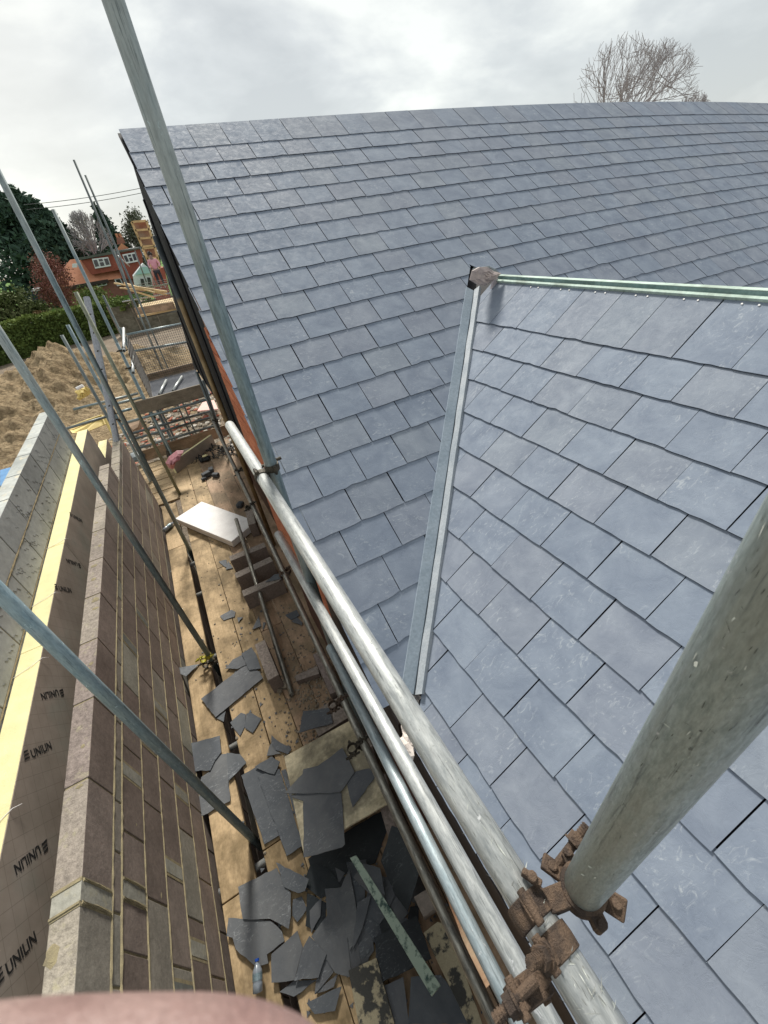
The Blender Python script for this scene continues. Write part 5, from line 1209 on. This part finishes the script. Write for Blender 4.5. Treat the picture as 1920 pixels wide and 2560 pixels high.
# ------------------------------------------------------------------ vegetation
def leaves(mb_, fn, n_, s0, s1, up=0):
    for i in range(n_):
        c, shade = fn()
        s_ = rnd(s0, s1); a = Vector((rnd(-1, 1), rnd(-1, 1), rnd(-1, 1) + up)).normalized(); b = a.orthogonal().normalized(); c_ = a.cross(b)
        ang = rnd(0, 6.28); b2 = b * math.cos(ang) + c_ * math.sin(ang); c2 = a.cross(b2)
        mb_.add([c + b2 * s_, c + c2 * s_ * .7 - b2 * s_ * .4, c - c2 * s_ * .7 - b2 * s_ * .4], [(0, 1, 2)], tint=min(1, max(0, shade + rnd(-.25, .25))))
def conifer(name, label, x, y, ztop_, r, n_, mat, zb=GZ, group=None, tops=1, s=(.22, .5)):
    t_ = thing(name, (x, y, zb), label, 'tree', group); Hh = ztop_ - zb
    mb_ = MB(); mb_.tube((x, y, zb), (x, y, ztop_ - Hh * .1), .3, .05, 8); link('trunk', mb_, M_TRUNK, t_)
    off = [(rnd(-.35, .35) * r, rnd(-.3, .3) * r, rnd(.82, 1)) for _ in range(tops)]; off[0] = (0, 0, 1)
    cl = []
    for i in range(int(60 * tops)):
        ox, oy, hh = random.choice(off); f = random.random() ** .8; a = rnd(0, 6.28)
        rr = r * (1 - f) ** .62 * (.62 if tops > 1 else 1) * rnd(.75, 1.08)
        cl.append((Vector((x + ox + rr * math.cos(a), y + oy + rr * math.sin(a), zb + Hh * hh * (.06 + .92 * f))), r * .22 * (1.15 - f) + .12, rnd(.1, .9)))
    def fn():
        c, cr_, sh = random.choice(cl); d = Vector((random.gauss(0, 1), random.gauss(0, 1), random.gauss(0, 1.2))) * cr_ * .6
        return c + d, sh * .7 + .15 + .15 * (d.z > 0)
    mb_ = MB(); leaves(mb_, fn, n_, s[0], s[1])
    for (ox, oy, hh) in off:
        for k in range(60):
            f = random.random(); mb_2 = Vector((x + ox + random.gauss(0, .10 * r * (1 - f) + .05), y + oy + random.gauss(0, .1), zb + Hh * hh * (.88 + .13 * f)))
            leaves(mb_, lambda: (mb_2, .4), 1, s[0] * .5, s[1] * .6)
    link('crown', mb_, mat, t_)
conifer('conifer_tree', 'huge dark conifer with several tops at the left edge', -12.0, 106, 11.4, 8.6, 22000, M_CONIF, tops=4, s=(.3, .75))
conifer('conifer_tree', 'lower dark conifer filling the gap right of the huge one', -7.0, 112, 4.2, 4.2, 6000, M_CONIF, tops=3, s=(.3, .7))
conifer('conifer_tree', 'medium conifer behind the middle of the brick house roof', -1.2, 118, 8.8, 4.6, 9000, M_CONIF, tops=2, s=(.3, .65))
def bush(name, label, c, rad, n_, mat, s=(.12, .3), cat='bush', box=False, group=None, trunk=None, ncl=40, kind=None):
    c = Vector(c); cl = []
    for i in range(ncl):
        if box: p_ = Vector((rnd(-1, 1) * rad[0], rnd(-1, 1) * rad[1], rnd(-1, 1) * rad[2]))
        else:
            d = Vector((random.gauss(0, 1), random.gauss(0, 1), random.gauss(0, 1))).normalized() * rnd(.55, 1); p_ = Vector((d.x * rad[0], d.y * rad[1], d.z * rad[2]))
        cl.append((c + p_, rnd(.1, .9)))
    def fn():
        p_, sh = random.choice(cl); k_ = min(rad) * .24; return p_ + Vector((random.gauss(0, k_), random.gauss(0, k_), random.gauss(0, k_ * .8))), sh
    mb_ = MB(); leaves(mb_, fn, n_, *s)
    if trunk:
        t_ = thing(name, (c.x, c.y, GZ), label, cat, group); link('crown', mb_, mat, t_)
        m2 = MB(); m2.tube((c.x, c.y, GZ), (c.x, c.y, c.z + rad[2] * .3), trunk, trunk * .5, 8); link('trunk', m2, M_TRUNK, t_); return t_
    return link(name, mb_, mat, origin=(c.x, c.y, GZ), label=label, cat=cat, group=group, kind=kind)
bush('red_bush', 'bare reddish round tree in front of the big conifer', (-8.9, 71, -1.7), (2.1, 2, 3.0), 6500, M_RED, (.05, .17), 'tree', trunk=.15)
bush('evergreen_shrub', 'green and olive shrubs at the left edge below the conifer', (-13.5, 66, -3.6), (2.6, 2, 2.3), 5000, M_OLIVE, (.1, .3))
bush('scrub', 'brown scrub under the reddish tree at the left edge', (-11, 62, -4.9), (4.2, 2, .9), 3500, M_HEDGEB, (.08, .25))
bush('olive_tree', 'round olive-grey tree beside the top of the timber frames', (4.1, 112, 1.2), (3.0, 3, 5.6), 8000, foliage_mat('dull_olive', (.10, .11, .08), (.14, .15, .11), (.18, .18, .14)), (.12, .34), 'tree', trunk=.3, ncl=60)
bush('clipped_hedge', 'dark green hedge behind the brick house roof', (-2.0, 104, -.3), (2.8, 1.2, 1.3), 2500, M_CONIF, (.1, .28), 'hedge', box=True)
# near hedge: long flat-topped, from the left edge to the fence; and the round-topped bush behind it
hl = [(-14.8, 44), (-9.0, 49), (-2.9, 50.5)]
cl = MB()
def hfn():
    k_ = 0 if random.random() < .52 else 1; f = random.random(); a, b = Vector((*hl[k_], 0)), Vector((*hl[k_ + 1], 0)); p_ = a.lerp(b, f)
    q_ = random.random(); w_ = .9; top = -3.45 if k_ else -3.6 + .3 * f
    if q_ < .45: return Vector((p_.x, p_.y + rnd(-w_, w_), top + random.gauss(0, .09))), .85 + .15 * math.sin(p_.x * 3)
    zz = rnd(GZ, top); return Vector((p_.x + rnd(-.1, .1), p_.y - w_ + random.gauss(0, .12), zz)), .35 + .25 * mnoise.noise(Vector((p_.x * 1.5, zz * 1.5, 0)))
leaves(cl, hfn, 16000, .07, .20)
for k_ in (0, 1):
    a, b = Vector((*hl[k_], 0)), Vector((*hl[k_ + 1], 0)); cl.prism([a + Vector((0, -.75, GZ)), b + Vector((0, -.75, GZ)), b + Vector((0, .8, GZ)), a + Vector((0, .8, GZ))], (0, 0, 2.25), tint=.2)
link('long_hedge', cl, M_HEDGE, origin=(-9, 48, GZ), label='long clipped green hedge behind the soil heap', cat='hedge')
bush('round_hedge', 'round-topped yellow-green hedge bush in front of the brick house', (-3.9, 54, -4.1), (1.75, 1.5, 2.05), 7000, M_HEDGE, (.06, .16), ncl=70)
# garden fence
t = thing('garden_fence', (.5, 46, GZ), 'grey weathered board fence between the hedge and the far scaffold', 'fence')
mb = MB()
for i in range(8): mb.box((-3.0 + 1.83 * i + .9, 47, -4.80), (1.78, .05, 2.3)); mb.box((-3.0 + 1.83 * i + .9, 46.97, -4.4), (1.78, .03, .05)); mb.box((-3.0 + 1.83 * i + .9, 46.97, -5.2), (1.78, .03, .05))
link('panel', mb, wood('grey_fence', (.24, .22, .17), (.16, .15, .12), (.10, .10, .07), 20, .5), t)
for i in range(9):
    mb = MB(); mb.box((-3.0 + 1.83 * i, 46.95, -4.75), (.1, .1, 2.5)); link('post', mb, M_GREYB, t)
bush('fence_ivy', 'green growth along the top of the garden fence', (-.4, 47, -3.65), (2.2, .4, .35), 2500, M_HEDGE, (.05, .14), 'climber', box=True)

def bare_tree(name, label, base, centre, rad, seed, rmin, n1=7, r0=.2, fork=None, mat=None):
    """trunk to a fork, then limbs whose tips fill an ellipsoid crown"""
    random.seed(seed); t_ = thing(name, base, label, 'tree', None); mt_, mc_ = MB(), MB(); base = Vector(base); c = Vector(centre); fork = Vector(fork) if fork else base.lerp(c, .62)
    def limb(a, b, ra, rb, m_, bend=.12):
        d = b - a; l = d.length; o_ = Vector((rnd(-1, 1), rnd(-1, 1), rnd(-.9, .2))) * l * bend
        m_.path([a, a.lerp(b, .33) + o_, a.lerp(b, .67) + o_ * .8, b], [max(rmin, ra), max(rmin, ra * .8 + rb * .2), max(rmin, ra * .45 + rb * .55), max(rmin * .8, rb)], 5 if ra > .05 else 3)
        return [a.lerp(b, .33) + o_, a.lerp(b, .67) + o_ * .8, b]
    def tip(d, f): return c + Vector((d.x * rad[0], d.y * rad[1], d.z * rad[2])) * f
    def rd(d, k): return (d + Vector((random.gauss(0, k), random.gauss(0, k), random.gauss(0, k) + .05))).normalized()
    limb(base, fork, r0, r0 * .75, mt_, .01)
    for i in range(n1):
        a_ = 6.28 * (i + rnd(0, .7)) / n1; el_ = rnd(-.15, 1.35); d1 = Vector((math.cos(a_) * math.cos(el_), math.sin(a_) * math.cos(el_), math.sin(el_)))
        s_ = base.lerp(fork, rnd(.86, 1)) if i else fork; P1 = limb(s_, tip(d1, .52), r0 * .5, r0 * .28, mt_)
        for j in range(5):
            d2 = rd(d1, .38); P2 = limb(random.choice(P1), tip(d2, rnd(.66, .8)), r0 * .24, r0 * .13, mc_)
            for k in range(4):
                d3 = rd(d2, .22); P3 = limb(random.choice(P2), tip(d3, rnd(.8, .95)), r0 * .11, r0 * .06, mc_)
                for q in range(3): d4 = rd(d3, .12); limb(random.choice(P3), tip(d4, rnd(.9, 1.04)) + Vector((0, 0, .02 * rad[2])), r0 * .05, rmin, mc_, .08)
    link('trunk', mt_, mat or M_TWIG, t_); link('crown', mc_, mat or M_TWIG, t_); random.seed(seed + 99)

bare_tree('bare_tree', 'tall leafless tree above the ridge, left upright half of the pair', (43.6, 34, GZ), (43.2, 34, 5.0), (4.0, 3.6, 4.3), 11, .015, 7, .15, (43.5, 34, 3.6))
bare_tree('bare_tree', 'tall leafless tree above the ridge, right half leaning to the right', (44.2, 34.6, GZ), (49.4, 34.6, 4.8), (4.6, 3.6, 4.3), 23, .015, 7, .15, (46.0, 34.6, 3.4))
bare_tree('bare_tree', 'small leafless treetop just showing over the ridge at the far right', (56.2, 35, GZ), (56.2, 35, 3.2), (2.2, 2, 2.6), 5, .018, 5, .1)
bare_tree('bare_tree', 'pale leafless tree between the two dark conifers', (-3.9, 104, GZ), (-4.0, 104, 2.2), (3.6, 3, 5.0), 31, .04, 7, .3)
bare_tree('bare_tree', 'leafless tree behind the huge conifer at the left edge', (-21, 118, GZ), (-21, 118, 4.5), (4.6, 4, 7.5), 37, .04, 7, .3)

# overhead wires
for i, dz in enumerate((0, -.45)):
    a, b = ony(60, 512, 70), ony(420, 455, 70); pts = []
    for k in range(13):
        f = k / 12; q = (a + (b - a) * 1.0).lerp(a, 1 - f) if False else a.lerp(b, f); pts.append(q + Vector((0, 0, dz - .25 * (1 - (2 * f - 1) ** 2))))
    mb = MB(); mb.path(pts, .03, 5); link('overhead_wire', mb, M_GREYR, label=('upper' if i == 0 else 'lower') + ' overhead wire crossing the sky above the trees', cat='wire', group='overhead wires')

# ------------------------------------------------------------------ the photographer's hand at the lens
def C(x, y, z): # camera axes (right, down, forward) in metres -> world
    return Vector([r[0] * x + r[1] * y + r[2] * z for r in ROT])
hand = thing('person', tuple(C(-.14, .12, -.02)), 'blurred fingertip and hand of the photographer along the bottom edge', 'person')
hj = []; he = []
def node(p, r, par=None):
    hj.append((C(*p) - hand.location, r)); i = len(hj) - 1
    if par is not None: he.append((par, i))
    return i
w0 = node((-.135, .135, -.01), (.034, .022)); w1 = node((-.20, .19, -.06), (.032, .024), w0); w2 = node((-.30, .30, -.16), (.040, .036), w1); node((-.42, .44, -.28), (.05, .045), w2)
pm = node((-.105, .105, .012), (.036, .017), w0)
kn = []
# index finger: lies across the bottom of the lens, tip to the right
def finger(pts, rs, root=pm):
    i = root
    for p, r in zip(pts, rs): i = node(p, r, i)
finger([(-.090, .070, .030), (-.064, .0655, .0405), (-.040, .0660, .0440), (-.016, .0658, .0445), (-.0030, .0692, .0438)], [.0104, .0098, .0093, .0090, .0070])
finger([(-.078, .098, .020), (-.056, .096, .020), (-.040, .108, .012), (-.044, .118, .006)], [.0098, .009, .0086, .0068])
finger([(-.080, .115, .014), (-.058, .116, .010), (-.046, .128, .002), (-.052, .137, -.004)], [.0095, .0088, .0082, .0065])
finger([(-.088, .130, .008), (-.070, .133, .002), (-.060, .143, -.006), (-.064, .150, -.010)], [.0085, .0078, .0072, .0058])
finger([(-.118, .088, .010), (-.104, .070, .020), (-.098, .060, .026)], [.0125, .0105, .0085], w0)
o = skin_fig('hand', hj, he, M_SKIN, hand, 3)
mb = MB(); mb.path([C(-.0090, .0695, .0368), C(-.0055, .0700, .0366), C(-.0015, .0710, .0372)], [.003, .0042, .002], 10); link('fingernail', mb, plain('nail', (.72, .50, .44), (.66, .44, .38), 40, .35, bs_=0), hand, smooth=True)
mb = MB(); mb.path([C(-.21, .20, -.07), C(-.30, .30, -.16), C(-.44, .46, -.30)], [.045, .056, .066], 20); link('sleeve', mb, plain('dark_jacket', (.03, .035, .05), (.02, .022, .03), 20, .9), hand, smooth=True)
